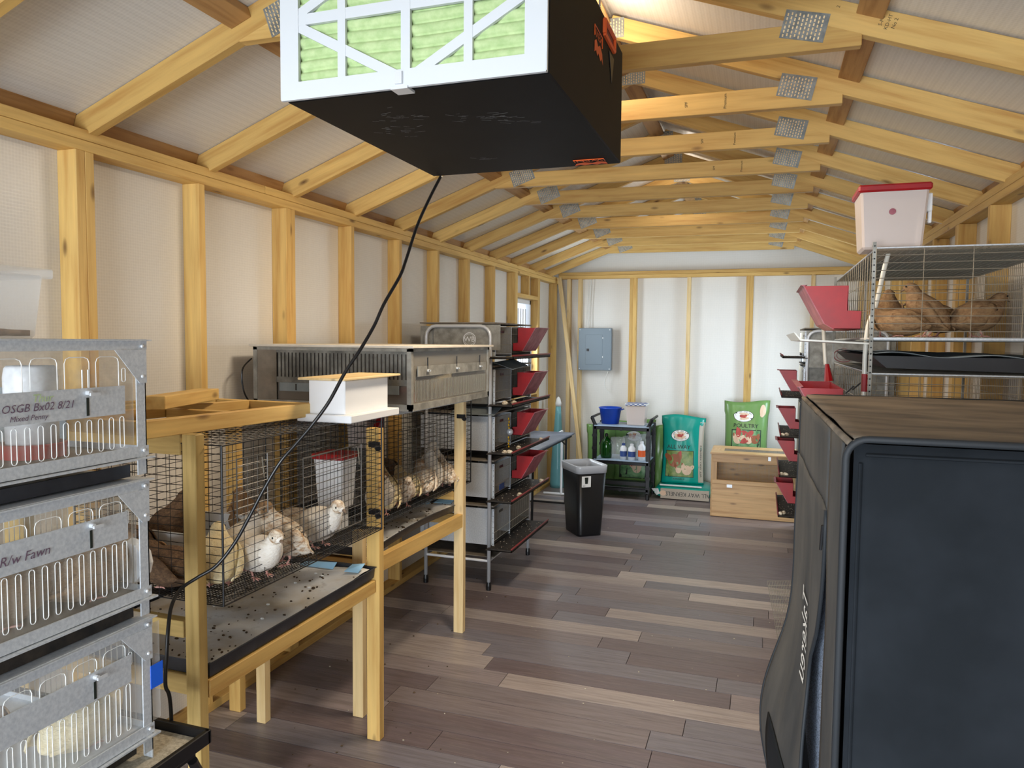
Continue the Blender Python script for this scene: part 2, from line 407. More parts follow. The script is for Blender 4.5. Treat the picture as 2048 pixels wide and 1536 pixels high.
# studs and plates
for X, Xo, w, side in ((XL, XLS, wl, 'L'), (XR, XRS, wr, 'R')):
    xm = (X+Xo)/2
    for z in (ZT-.019, ZT-.058):
        for y0, y1 in ((YF, 3.05 if z > ZT-.03 else 1.2), (3.052 if z > ZT-.03 else 1.202, YBS-.001)):
            board('top_plate', (xm, y0, z), (xm, y1, z), TH, .0375, 'pine', w, side=(1, 0, 0))
    board('bottom_plate', (xm, YF, .019), (xm, YBS, .019), TH, .038, 'pine', w, side=(1, 0, 0))
LST = [(-.99, 1), (-.38, 1), (.23, 1), (.84, 1), (1.43, 1), (2.0, 2), (2.60, 1), (3.215, 2), (3.84, 1), (4.45, 1), (5.06, 1), (5.67, 1), (6.28, 1), (6.89, 2), (7.66, 2), (8.40, 1)]
xm = (XL+XLS)/2
for yy, n in LST:
    for k in range(n):
        board('stud', (xm, yy+.019+k*.0385, .038), (xm, yy+.019+k*.0385, ZT-.077), TH, .038, 'pine', wl, side=(1, 0, 0))
board('header', (xm, 6.966, WZ1+.03), (xm, 7.66, WZ1+.03), TH, .038, 'pine', wl, side=(1, 0, 0))
board('cripple_stud', (xm, 7.35, WZ1+.05), (xm, 7.35, ZT-.077), TH, .038, 'pine', wl, side=(1, 0, 0))
board('sill', (xm, 6.966, WZ0-.02), (xm, 7.66, WZ0-.02), TH, .038, 'pine', wl, side=(1, 0, 0))
xm = (XR+XRS)/2
for yy, n in [(-.78, 1), (-.17, 1), (.44, 1), (1.05, 1), (1.66, 1), (2.27, 1), (2.88, 1), (3.49, 1), (4.10, 1), (4.70, 2), (5.33, 1), (5.94, 1), (6.5, 1), (6.92, 2), (7.92, 1), (8.40, 1)]:
    for k in range(n):
        board('stud', (xm, yy+.019+k*.0385, .038), (xm, yy+.019+k*.0385, ZT-.077), TH, .038, 'pine', wr, side=(1, 0, 0))
board('header', (xm, 7.0, RZ1+.03), (xm, 7.92, RZ1+.03), TH, .038, 'pine', wr, side=(1, 0, 0))
board('sill', (xm, 7.0, RZ0-.02), (xm, 7.92, RZ0-.02), TH, .038, 'pine', wr, side=(1, 0, 0))
ym = (YB+YBS)/2
for xx, n in ((-2.20, 1), (-2.065, 1), (-1.435, 2), (-.808, 1), (-.155, 2), (.49, 1), (.96, 1)):
    for k in range(n):
        board('stud', (xx+(k-(n-1)/2)*.0385, ym, .038), (xx+(k-(n-1)/2)*.0385, ym, ZTB-.077), TH, .038, 'pine_pale' if n == 1 else 'pine', wb, side=(0, 1, 0))
for k, z in enumerate((ZTB-.019, ZTB-.058)):
    board('top_plate', (XL, ym, z), (XR, ym, z), TH, .0375, 'pine', wb, side=(0, 1, 0))
board('bottom_plate', (XL, ym, .019), (XR, ym, .019), TH, .038, 'pine', wb, side=(0, 1, 0))
# left window
w1 = MB().box((XLS-.03, WY0, WZ0), (XLS+.02, WY0+.035, WZ1)).box((XLS-.03, WY1-.035, WZ0), (XLS+.02, WY1, WZ1)).box((XLS-.03, WY0, WZ1-.04), (XLS+.02, WY1, WZ1)).box((XLS-.03, WY0, WZ0), (XLS+.02, WY1, WZ0+.04)).box((XLS-.025, WY0, (WZ0+WZ1)/2-.02), (XLS+.01, WY1, (WZ0+WZ1)/2+.02)).build('window_1', 'white_plastic', kind='structure')
bx('pane', (XLS-.02, WY0+.03, WZ0+.03), (XLS-.016, WY1-.03, WZ1-.03), 'window_glass', w1)
for k in range(6): bx('blind_slat', (XLS-.012, WY0+.05+k*.082, WZ0+.04), (XLS-.008, WY0+.085+k*.082, WZ1-.09), 'white_plastic', w1)
w2 = MB().box((XRS-.02, RY0, RZ0), (XRS+.03, RY0+.04, RZ1)).box((XRS-.02, RY1-.04, RZ0), (XRS+.03, RY1, RZ1)).box((XRS-.02, RY0, RZ1-.04), (XRS+.03, RY1, RZ1)).box((XRS-.02, RY0, RZ0), (XRS+.03, RY1, RZ0+.04)).build('window_2', 'white_plastic', kind='structure')
bx('pane', (XRS+.016, RY0+.03, RZ0+.03), (XRS+.02, RY1-.03, RZ1-.03), 'window_glass', w2)

# ------------------------------------------------------------ roof
RH = 0.094   # vertical depth of a rafter
ZB = ZT-.012  # underside of a rafter at the stud face
def zbot(x): return ZB+PITCH*((x-XL) if x < CX else (XR-x))*1.0
ceil = MB()
e = .35
zt = lambda x: zbot(x)+RH+.002
for x0, x1 in ((XLS-.1, CX), (CX, XRS+.1)):
    ceil.prism([(x0, YF-.05, zt(x0)), (x1, YF-.05, zt(x1) if x1 != CX else zbot(CX-1e-6)+RH+.002), (x1, YF-.05, zt(x1)+.03), (x0, YF-.05, zt(x0)+.03)], (0, YBS-YF+.1, 0))
ceil = ceil.build('ceiling', 'foil_white', kind='structure')
def rafter(x0, x1, y, tilt=0):
    """sloping 2x4 with a level seat cut on the plate"""
    a, b2 = Vector((x0, y, zbot(x0))), Vector((x1, y, zbot(x1) if x1 != CX else ZB+PITCH*(CX-XL)))
    board('rafter', a+Vector((0, 0, RH/2)), b2+Vector((0, 0, RH/2)), .087, .038, 'pine', ceil)
def gusset(x, y, z, ang, w=.15, h=.088):
    q = MB(); c, s_ = math.cos(ang), math.sin(ang)
    P = lambda a, b2, d: (x+a*c-b2*s_, y+d, z+a*s_+b2*c)
    q.add([P(-w/2, -h/2, 0), P(w/2, -h/2, 0), P(w/2, h/2, 0), P(-w/2, h/2, 0), P(-w/2, -h/2, -.0015), P(w/2, -h/2, -.0015), P(w/2, h/2, -.0015), P(-w/2, h/2, -.0015)],
          [(0, 1, 2, 3), (7, 6, 5, 4), (0, 4, 5, 1), (1, 5, 6, 2), (2, 6, 7, 3), (3, 7, 4, 0)])
    o = q.build('gusset_plate', 'truss_plate', ceil)
    t = MB(); u = -w/2+.010; r_ = 0
    while u < w/2-.006:
        v = -h/2+.008+(.004 if r_ % 2 else 0)
        while v < h/2-.006:
            A, B_ = P(u-.0022, v-.004, -.0018), P(u+.0022, v-.004, -.0018); C_, D_ = P(u+.0022, v+.004, -.0045), P(u-.0022, v+.004, -.0045)
            t.add([A, B_, C_, D_], [(3, 2, 1, 0)]); v += .0135
        u += .0125; r_ += 1
    t.build('punched_teeth', 'pine_pale', o, kind='stuff')
TY = [2.056+.61*(k-4) for k in range(15)]
for k, y in enumerate(TY):
    if y > YB+.02: continue
    for x0, x1 in ((XLS-.02, CX), (XRS+.02, CX)): rafter(x0, x1, y+.019)
    gx = 0.80
    zc = 2.753
    if k == 0: pass
    board('collar_tie', (CX-.985, y+.019, zc-.035), (CX+.985-.03, y+.019, zc-.035-.012), .089, .0372, 'pine', ceil)
    gusset(CX-gx-.0, y-.0002, zc-.01, math.atan(.36), .15, .1); gusset(CX+gx-.02, y-.0002, zc-.01, -math.atan(.24), .14, .092)
    gusset(CX, y-.0002, ZB+PITCH*(CX-XL)+.03, 0, .13, .085)
    if k < len(TY)-1 and y+.61 < YBS:
        for xx in (CX+.80+.18, CX-.80-.18, CX-.04):
            sg = 1 if xx < CX else -1
            zz = zbot(xx)+RH-.022
            board('blocking', (xx, y+.0385, zz), (xx, y+.6095, zz), .085, .036, 'pine_osb', ceil, side=(1, 0, PITCH*sg))
for X, s_ in ((XLS+.045, 1), (XRS-.045, -1)):
    for k, y in enumerate(TY[:-1]):
        if y+.61 < YBS: board('eave_block', (X-.03*s_, y+.0385, ZT+.05), (X-.03*s_, y+.6095, ZT+.05), .089, .03, 'pine_osb', ceil, side=(.35*s_, 0, 1))
# lumber stamps on the near boards
sy = TY[5]-.0006
for (ux, uz, ang, lines, sz) in ((CX+1.03, zbot(CX+1.03)+.05, -.36, ('S-P-F', 'KD-HT', 'No 2'), .016), (CX+.90, zbot(CX+.90)+.062, -.36, ('2',), .015)):
    X = Vector((math.cos(ang), 0, math.sin(ang))); Zv = Vector((-math.sin(ang), 0, math.cos(ang)))
    for i, s_ in enumerate(lines): text('lumber_stamp', s_, sz, 'ink', ceil, flat(Vector((ux, sy, uz))+X*(i-1)*.02, Zv, -X))
for k in (6, 7, 8):
    for ux, s_ in ((CX+.22+.12*k/6, 'SPF'), (CX+.40+.1*k/6, 'Premium')):
        text('lumber_stamp', s_, .017, 'ink', ceil, flat((ux, TY[k]-.0006, 2.712), (0, 0, 1), (-1, 0, 0)))

# ------------------------------------------------------------ shop air filter hanging from the roof
AF = thing('air_filter', 'black box air filtration unit with green filter hanging from the roof trusses', 'air filter', (-0.68, 1.72, 2.20))
FX0, FX1, FY0, FY1, FZ0, FZ1 = -.975, -.395, 1.335, 2.09, 2.20, 2.505
q = MB().box((FX0, FY0+.02, FZ0), (FX1, FY1, FZ1)); q.build('housing', 'black_case', AF, bev=.003)
fr = MB(); FBN = [0.0]
def fbar(a, b2, w=.022):
    ax, az, bx_, bz = FX0+a[0]*(FX1-FX0), FZ0+a[1]*(FZ1-FZ0), FX0+b2[0]*(FX1-FX0), FZ0+b2[1]*(FZ1-FZ0)
    d = Vector((bx_-ax, 0, bz-az)).normalized(); n = Vector((-d.z, 0, d.x))*w/2
    FBN[0] += .00025; A, B_ = Vector((ax, FY0+FBN[0], az)), Vector((bx_, FY0+FBN[0], bz)); fr.prism([A-n, B_-n, B_+n, A+n], (0, .008, 0))
for a, b2, w in (((0, .05), (1, .05), .036), ((0, .95), (1, .95), .036), ((.035, 0), (.035, 1), .044), ((.965, 0), (.965, 1), .044), ((.5, 0), (.5, 1), .02),
              ((.25, 0), (.25, 1), .018), ((.73, 0), (.73, 1), .018), ((0, .52), (1, .52), .022), ((.03, .52), (.5, .04), .02), ((.03, .52), (.5, .96), .02),
              ((.97, .52), (.5, .04), .02), ((.97, .52), (.5, .96), .02)): fbar(a, b2, w)
fr.build('filter_frame', 'white_frame', AF)
bx('frame_edge', (FX0+.002, FY0+.004, FZ0+.002), (FX1-.002, FY0+.022, FZ0+.006), 'white_frame', AF)
media = MB(); N = 110; vs = []
for i in range(N+1):
    z = FZ0+.01+(FZ1-FZ0-.02)*i/N
    for j in range(25):
        x = FX0+.01+(FX1-FX0-.02)*j/24
        ph = (z+noise.noise(Vector((x*4, z*5, 0)))*.006)/.0235
        vs.append((x, FY0+.009+.009*(1-abs(math.sin(ph*math.pi)))**1.6, z))
media.add(vs, [(i*25+j, i*25+j+1, (i+1)*25+j+1, (i+1)*25+j) for i in range(N) for j in range(24)])
media.build('filter_media', 'filter_green', AF, smooth=True)
bx('latch', (-.705, FY0-.006, FZ0+.004), (-.690, FY0, FZ0+.028), 'chrome', AF)
bx('latch', (-.715, FY0-.004, FZ0-.006), (-.678, FY0+.03, FZ0-.001), 'chrome', AF)
# handle opening in orange, on the right side
h0 = MB()
hy0, hy1, hz0, hz1 = 1.83, 1.955, 2.457, 2.490
for a, b2 in (((hy0, hz0), (hy1, hz0)), ((hy1, hz0), (hy1, hz1)), ((hy1, hz1), (hy0, hz1)), ((hy0, hz1), (hy0, hz0))):
    h0.tube([(FX1+.003, a[0], a[1]), (FX1+.003, b2[0], b2[1])], .006, 6)
hd = h0.build('handle', 'orange', AF); bx('handle_recess', (FX1-.001, hy0, hz0), (FX1+.002, hy1, hz1), 'maroon', hd)
MB().prism([(FX1+.0012, 1.90, 2.44), (FX1+.0012, 1.96, 2.44), (FX1+.0012, 1.935, 2.37)], (.001, 0, 0)).build('cut_mark', 'cable_black', AF)
def emblem(parent, fn, s):
    # zig-zag W block with a lettered plate under it
    pts = [(-.5, .5), (-.5, .12), (-.27, -.02), (-.05, .14), (.2, -.02), (.5, .14), (.62, .5), (.40, .36), (.28, .5), (.0, .34), (-.14, .5), (-.3, .36)]
    n = len(pts); pv = [fn(x*s, y*s*.8) for x, y in pts]
    q = MB().add(pv, [tuple(range(n))]); q.build('emblem', 'orange', parent)
    for a, b2 in (((-.5, -.06), (-.5, -.42)), ((-.5, -.42), (.5, -.42)), ((.5, -.42), (.5, -.04))):
        A, B_ = fn(a[0]*s, a[1]*s*.8), fn(b2[0]*s, b2[1]*s*.8); MB().tube([A, B_], .0012, 4).build('emblem_border', 'orange', parent)
    text('lettering', 'WEN', s*.30, 'orange', parent, lambda x, y: fn(x*1.3, y-.19*s))
emblem(AF, lambda x, y: Vector((-.472-x, 2.045+y, FZ0-.0012)), .085)
emblem(AF, lambda x, y: Vector((FX1+.001, 1.775+x*1.0, 2.412-.10*x*0+y*-1.0)), .085)
for (x0, y0, L, n) in ((-.80, 1.50, .06, 16), (-.60, 1.56, .05, 14), (-.55, 1.62, .05, 12), (-.86, 1.60, .08, 22), (-.66, 1.55, .04, 7), (-.74, 1.92, .05, 8)):
    q = MB()
    for i in range(n):
        x = x0+random.gauss(0, L*.4); y = y0+random.gauss(0, L*.35); a = random.uniform(-.5, .5)+.2; l = random.uniform(.008, .03)
        d = Vector((math.cos(a), math.sin(a), 0))*l; nn = Vector((-d.y, d.x, 0)).normalized()*.0009; p = Vector((x, y, FZ0-.0012))
        q.add([p-nn, p+d-nn, p+d+nn, p+nn], [(3, 2, 1, 0)])
    q.build('scuff_marks', 'scuff', AF, kind='stuff')
for x in (FX0+.05, FX1-.05):
    for y in (FY0+.08, FY1-.08):
        q = MB()
        zc = FZ1
        while zc < ZB+PITCH*(x-XL)*1.0-.05 and zc < 2.70: q.tube([(x, y, zc), (x, y, zc+.018)], .003, 5); zc += .02
        q.build('hanging_chain', 'chrome', AF)

# cord
def smooth_path(P, n=8):
    P = [Vector(p) for p in P]; out = []
    for i in range(len(P)-1):
        a, b2, c, d = P[max(i-1, 0)], P[i], P[i+1], P[min(i+2, len(P)-1)]
        for k in range(n):
            t = k/n; out.append(.5*((2*b2)+(c-a)*t+(2*a-5*b2+4*c-d)*t*t+(3*b2-a-3*c+d)*t**3))
    return out+[P[-1]]
def unproj(u, v, depth):
    return Vector((0, 0, EYE))+(fw+rt*((u-1024)/F)-up*((v-768)/F))*depth
# (depth in metres along the view axis, from the unit down past the cage to the floor)
CP = [(882, 344, 2.27), (860, 395, 2.24), (835, 450, 2.2), (812, 520, 2.15), (800, 552, 2.12), (768, 608, 2.08), (748, 652, 2.06), (720, 700, 2.03), (690, 745, 2.01), (657, 805, 1.99), (620, 855, 1.98), (590, 890, 1.97),
      (560, 925, 1.96), (528, 978, 1.96), (498, 1035, 1.96), (468, 1088, 1.96), (432, 1132, 1.95), (395, 1155, 1.94), (362, 1178, 1.92), (343, 1212, 1.88), (336, 1262, 1.85), (333, 1315, 1.84), (331, 1370, 1.84), (342, 1424, 1.85)]
pts = [unproj(*p) for p in CP]; pts[0].z = FZ0+.004
pts += [Vector((pts[-1].x, pts[-1].y, .4)), Vector((pts[-1].x-.02, pts[-1].y+.02, .012)), Vector((-1.75, 1.3, .008))]
MB().tube(smooth_path(pts), .0048, 8).build('power_cord', 'cable_black', smooth=True, label='black power cord curving down from the hanging air filter past the wire cage', cat='cord')

# ------------------------------------------------------------ birds
def loft(path, n=14, seed=0, amp=.0):
    """path: (x,z,ry,rz) stations along the body"""
    q = MB(); vs = []; P = [Vector((p[0], 0, p[1])) for p in path]
    for i, p in enumerate(path):
        t = (P[min(i+1, len(P)-1)]-P[max(i-1, 0)]).normalized(); nz = Vector((-t.z, 0, t.x))
        for k in range(n):
            a = 2*math.pi*k/n
            v = P[i]+Vector((0, 1, 0))*math.cos(a)*p[2]+nz*math.sin(a)*p[3]
            if amp: v += v.normalized()*noise.noise(v*45+Vector((seed, 0, 0)))*amp
            vs.append(v)
    fs = []
    for i in range(len(path)-1):
        for k in range(n):
            a = i*n+k; b2 = i*n+(k+1) % n; fs.append((a, b2, b2+n, a+n))
    fs += [tuple(range(n))[::-1], tuple(range((len(path)-1)*n, len(path)*n))]
    return q.add(vs, fs)
BIRD = {}
def bird(label, loc, heading, body='feather_white', head=None, s=1.0, pose='stand', wing=None, group=None, cat='quail'):
    """fat-bodied quail: body, head, wings, legs with toes, beak, eyes"""
    t = thing('quail', label, cat, loc, heading, group, world=False)
    fat = 1.13; low = .013
    if pose == 'upright':
        B = [(-.075, .035, .006, .005), (-.062, .050, .026, .020), (-.040, .066, .044, .038), (-.014, .088, .052, .047), (.012, .112, .049, .044), (.030, .138, .036, .033), (.038, .158, .025, .024), (.043, .172, .020, .019)]
        hc = (.053, .186)
    elif pose == 'low':
        B = [(-.098, .050, .006, .004), (-.078, .055, .026, .020), (-.050, .062, .046, .038), (-.012, .066, .056, .048), (.026, .068, .052, .046), (.056, .076, .038, .035), (.074, .090, .026, .025), (.084, .101, .020, .020)]
        hc = (.098, .112)
    elif pose == 'down':
        B = [(-.090, .085, .006, .004), (-.072, .088, .026, .022), (-.045, .086, .046, .042), (-.008, .078, .055, .050), (.030, .068, .050, .045), (.058, .054, .036, .034), (.074, .040, .026, .024), (.082, .031, .019, .018)]
        hc = (.092, .022)
    else:
        B = [(-.092, .052, .006, .004), (-.074, .060, .026, .020), (-.046, .072, .045, .040), (-.010, .082, .055, .050), (.024, .090, .051, .047), (.050, .106, .036, .034), (.064, .124, .025, .024), (.072, .137, .020, .019)]
        hc = (.084, .149)
    B = [(p[0], p[1]-low, p[2]*fat, p[3]*fat) for p in B]; hc = (hc[0]-.006, hc[1]-low-.006)
    B = [tuple(c*s for c in p) for p in B]; hc = (hc[0]*s, hc[1]*s)
    # head is carried on by the same loft: body stays one continuous mesh
    px_, pz_ = B[-1][0], B[-1][1]; dx, dz = hc[0]-px_, hc[1]-pz_
    dn = 1.0 if pose != 'down' else -.2
    full = B+[(hc[0]-.006*s, hc[1]-.002*s, .0195*s, .0195*s), (hc[0]+.006*s, hc[1]+.002*s, .0190*s, .0190*s), (hc[0]+.018*s, hc[1]-.002*s, .0130*s, .0125*s), (hc[0]+.024*s, hc[1]-.006*s, .006*s, .006*s)]
    bo = loft(full, 14, random.random()*9, .004*s).build('body', body, t, smooth=True, sub=1)
    hm = head or body
    if head:
        MB().ell((hc[0]+.001*s, 0, hc[1]+.003*s), (.0225*s, .0208*s, .0205*s), 12, 8).build('head_feathers', hm, t, smooth=True)
    MB().tube([(hc[0]+.018*s, 0, hc[1]-.003*s), (hc[0]+.028*s, 0, hc[1]-.007*s), (hc[0]+.036*s, 0, hc[1]-.013*s)], .004, 6, True, [.0056*s, .004*s, .001*s]).build('beak', 'beak', t, smooth=True)
    for sd in (-1, 1):
        MB().ell((hc[0]+.011*s, sd*.0178*s, hc[1]+.004*s), (.0030*s, .0024*s, .0030*s), 8, 6).build('eye', 'eye_black', t, smooth=True)
        # wing shell
        q = MB(); n = 9; vs = []; mid = B[3]; front = B[4]; tl = B[0]
        for i in range(n):
            f = i/(n-1); x = front[0]*(1-f)+(tl[0]-.004*s)*f; z = (front[1]+.012*s)*(1-f)+(tl[1]+.004*s)*f
            wdt = math.sin(math.pi*min(1, f*1.05+.12))**.7*.030*s+.002*s
            yb = math.sqrt(max(.02, 1-((f-.38)/.72)**2))*.0575*s
            for j in range(5):
                g = j/4-.5
                vs.append((x-.006*s*abs(g), sd*(yb*(1-.55*abs(g)**1.6)+.0012*s), z+g*2*wdt))
        q.add(vs, [(i*5+j, i*5+j+1, (i+1)*5+j+1, (i+1)*5+j) for i in range(n-1) for j in range(4)])
        q.build('wing', wing or body, t, smooth=True, solid=.004*s)
        lx = B[3][0]+.006*s; ly = sd*.022*s
        q = MB().tube([(lx, ly, B[3][1]-.03*s), (lx-.006*s, ly, .022*s), (lx+.004*s, ly, .006*s)], .003*s, 6, True, [.009*s, .0036*s, .0028*s])
        for a, l in ((-.5, .022), (0, .026), (.5, .022), (math.pi, .012)):
            q.tube([(lx+.004*s, ly, .005*s), (lx+.004*s+math.cos(a)*l*s*.6, ly+math.sin(a)*l*s*.6, .005*s), (lx+.004*s+math.cos(a)*l*s, ly+math.sin(a)*l*s, .0022*s)], .002*s, 5, True, [.0024*s, .0021*s, .001*s])
        q.build('leg', 'skin_pink', t, smooth=True)
    return t

# ------------------------------------------------------------ wire cage (black) on wooden tables
def wire_panel(name, parent, o, ax, la, sa, bx_, lb, sb, r=.0013, mat='wire_black', **k):
    return MB().grid(o, ax, la, sa, bx_, lb, sb, r).build(name, mat, parent, kind='stuff', **k)
def black_cage(label, x0, x1, y0, y1, z0, z1, doors):
    t = thing('wire_cage', label, 'cage', ((x0+x1)/2, (y0+y1)/2, z0))
    D, Hh, L = x1-x0, z1-z0, y1-y0
    sv = L/round(L/.05); sh = Hh/round(Hh/.026)
    wire_panel('front_panel', t, (x1, y0, z0), (0, 1, 0), L, sv, (0, 0, 1), Hh, sh)
    wire_panel('back_panel', t, (x0, y0, z0), (0, 1, 0), L, sv, (0, 0, 1), Hh, sh)
    wire_panel('side_panel', t, (x0, y0, z0), (1, 0, 0), D, D/round(D/.05), (0, 0, 1), Hh, sh)
    wire_panel('side_panel', t, (x0, y1, z0), (1, 0, 0), D, D/round(D/.05), (0, 0, 1), Hh, sh)
    wire_panel('top_panel', t, (x0, y0, z1), (1, 0, 0), D, D/round(D/.026), (0, 1, 0), L, sv)
    fl = wire_panel('floor_panel', t, (x0, y0, z0+.006), (1, 0, 0), D, D/round(D/.0127), (0, 1, 0), L, L/round(L/.0127), .0014)
    q = MB()
    for a in ((x0, y0), (x1, y0), (x0, y1), (x1, y1)): q.tube([(a[0], a[1], z0), (a[0], a[1], z1)], .0035, 6)
    for z in (z0, z1):
        for a, b2 in (((x0, y0), (x1, y0)), ((x1, y0), (x1, y1)), ((x1, y1), (x0, y1)), ((x0, y1), (x0, y0))): q.tube([(a[0], a[1], z), (b2[0], b2[1], z)], .0022, 6)
    q.build('corner_frame', 'wire_black', t)
    for ya, yb, za, zb in doors:
        d = MB(); X = x1+.006
        for a, b2 in (((ya, za), (yb, za)), ((yb, za), (yb, zb)), ((yb, zb), (ya, zb)), ((ya, zb), (ya, za))): d.tube([(X, a[0], a[1]), (X, b2[0], b2[1])], .0022, 6)
        n = max(2, round((yb-ya)/.05))
        for k in range(1, n): d.tube([(X, ya+(yb-ya)*k/n, za), (X, ya+(yb-ya)*k/n, zb)], .0013, 4)
        for k in range(1, 9): d.tube([(X, ya, za+(zb-za)*k/9), (X, yb, za+(zb-za)*k/9)], .0013, 4)
        dr = d.build('door', 'wire_lit_grey', t)
        MB().tube([(X+.003, yb-.03, zb-.01), (X+.008, yb-.03, zb-.06), (X+.003, yb-.02, zb-.08)], .002, 6).build('door_hook', 'wire_bright', dr)
    return t
C1 = black_cage('black wire quail cage on the nearest wooden stand, white feeder box on its top', -2.15, -1.55, 1.81, 2.80, .872, 1.37, [(1.87, 2.02, 1.12, 1.32), (2.22, 2.62, .95, 1.27)])
C2 = black_cage('black wire quail cage on the second wooden stand under the plastic-sided brooder', -2.23, -1.66, 3.02, 4.10, .835, 1.365, [(3.15, 3.6, .95, 1.25)])

def stand(label, posts, rails, braces=()):
    t = thing('wooden_stand', label, 'stand', (posts[0][0]-.3, posts[0][1]+.5, 0))
    for (x, y, z, w, th, m) in posts: board('post', (x-w/2, y+th/2, 0), (x-w/2, y+th/2, z), w, th, m, t, side=(1, 0, 0))
    for a, b2, w, th, m in rails: board('rail', a, b2, w, th, m, t)
    return t
T1 = stand('wooden stand of 2x4 lumber holding the nearest black wire cage and its tray',
      [(-1.502, 1.650, 1.425, .048, .036, 'pine_treated'), (-1.487, 2.665, 1.33, .060, .040, 'pine'), (-2.17, 1.645, 1.43, .089, .038, 'pine_treated'), (-2.20, 2.665, 1.33, .06, .04, 'pine'), (-2.03, 2.62, .64, .045, .04, 'pine_pale')],
      [((-1.519, 1.69, .673), (-1.519, 2.66, .668), .052, .036, 'pine'), ((-2.15, 1.69, .676), (-2.15, 2.66, .66), .065, .036, 'pine'),
       ((-1.545, 1.709, .672), (-2.13, 1.709, .672), .06, .038, 'pine_treated'), ((-1.54, 2.64, .66), (-2.13, 2.64, .66), .06, .038, 'pine'),
       ((-2.17, 1.706, .838), (-1.592, 1.706, .838), .05, .036, 'pine_treated'), ((-2.17, 1.706, 1.392), (-1.592, 1.706, 1.392), .07, .036, 'pine_treated'),
       ((-2.185, 1.69, .838), (-2.185, 2.66, .838), .05, .03, 'pine')])
T2 = stand('wooden stand of pale posts holding the second wire cage, ending beside the metal cage rack',
      [(-1.652, 2.81, .85, .052, .038, 'pine_pale'), (-1.60, 3.84, 1.36, .058, .04, 'pine_pale'), (-2.22, 2.87, .84, .055, .04, 'pine_pale'), (-2.24, 3.84, 1.36, .058, .04, 'pine_pale')],
      [((-1.66, 2.85, .662), (-1.62, 3.84, .662), .075, .036, 'pine'), ((-2.24, 2.92, .662), (-2.24, 3.84, .662), .07, .036, 'pine'),
       ((-1.66, 3.90, .655), (-2.24, 3.90, .655), .06, .036, 'pine'), ((-1.70, 2.93, .655), (-2.22, 2.93, .655), .06, .036, 'pine'), ((-1.66, 3.862, .80), (-2.24, 3.862, .80), .05, .034, 'pine')])

def tray(label, x0, x1, y0, y1, z, h, warp, group=None, lin_rise=(), blue=()):
    t = thing('dropping_tray', label, 'tray', ((x0+x1)/2, (y0+y1)/2, z), 0, group)
    nx, ny = 14, 20; q = MB(); vs = []
    prof = [(-.012, h), (-.006, h-.006), (0, .006), (.012, 0)]
    def hh(x, y): return warp(x, y)
    cols = [x0-.012, x0-.004, x0, x0+.012]+[x0+(x1-x0)*k/8 for k in range(1, 8)]+[x1-.012, x1, x1+.004, x1+.012]
    rows = [y0-.012, y0-.004, y0, y0+.012]+[y0+(y1-y0)*k/16 for k in range(1, 16)]+[y1-.012, y1, y1+.004, y1+.012]
    def lift(v, a, b2):
        d = min(v-a, b2-v)
        return h if d < -.006 else (h-.004 if d < -.001 else (.006 if d < .006 else 0))
    for y in rows:
        for x in cols: vs.append((x, y, z+max(lift(x, x0, x1), lift(y, y0, y1))+hh(x, y)))
    W_ = len(cols); q.add(vs, [(i*W_+j, i*W_+j+1, (i+1)*W_+j+1, (i+1)*W_+j) for i in range(len(rows)-1) for j in range(W_-1)])
    q.build('tray_pan', 'black_tray', t, solid=.003)
    l = MB(); vs = []; n = 40
    def lz(x, y):
        return z+.012+hh(x, y)+.010*abs(noise.noise(Vector((x*5, y*5, z*9))))+.006*noise.noise(Vector((x*17, y*14, 3)))+sum(a*math.exp(-((x-cx)**2+(y-cy)**2)/(w*w)) for cx, cy, w, a in lin_rise)
    for i in range(n+1):
        for j in range(n+1):
            x = x0+.01+(x1-x0-.02)*j/n; y = y0+.012+(y1-y0-.024)*i/n; vs.append((x, y, lz(x, y)))
    l.add(vs, [(i*(n+1)+j, i*(n+1)+j+1, (i+1)*(n+1)+j+1, (i+1)*(n+1)+j) for i in range(n) for j in range(n)])
    ln = l.build('liner', 'liner_pad', t, smooth=True)
    for (cx, cy, a, w) in blue:
        MB().add([(cx-a, cy-w, lz(cx, cy)+.006), (cx+a, cy-w*.6, lz(cx, cy)+.004), (cx+a*1.1, cy+w, lz(cx, cy)+.028), (cx-a*.8, cy+w*.8, lz(cx, cy)+.02)], [(0, 1, 2, 3)]).build('liner_corner', 'liner_blue', ln, solid=.002)
    d = MB()
    for i in range(230):
        x = random.uniform(x0+.02, x1-.02); y = y0+.02+(y1-y0-.04)*random.random()**(1.6); s = random.uniform(.0018, .0052)*(1.6 if random.random() < .08 else 1)
        d.ell((x, y, lz(x, y)+s*.4), (s*random.uniform(.8, 1.7), s, s*.7), 6, 4)
    d.build('droppings', 'droppings', t, kind='stuff')
    w = MB()
    for i in range(9):
        x = random.uniform(x0+.25*(x1-x0), x1-.06); y = random.uniform(y0+.4*(y1-y0), y1-.1); w.ell((x, y, lz(x, y)+.003), (.008, .006, .004), 6, 4)
    w.build('spilled_feed', 'print_white', t, kind='stuff')
    return t
tray('black dropping tray with a soiled pad under the nearest black wire cage', -2.14, -1.51, 1.70, 2.655, .700, .050, lambda x, y: .0,
     lin_rise=((-1.53, 2.60, .16, .03), (-1.85, 2.62, .2, .02)), blue=((-1.56, 2.59, .03, .03), (-1.60, 1.74, .02, .02), (-1.75, 2.61, .08, .012)))
tray('black dropping tray with a curled rim and blue pad under the second wire cage', -2.22, -1.66, 2.90, 3.97, .703, .044, lambda x, y: .020*max(0, (x+2.0)/.34)*math.sin(max(0, (y-2.9))/1.07*math.pi*1.1)*1.0,
     lin_rise=((-1.72, 3.92, .12, .03),), blue=((-1.74, 3.90, .05, .05), (-1.90, 3.92, .05, .03)))

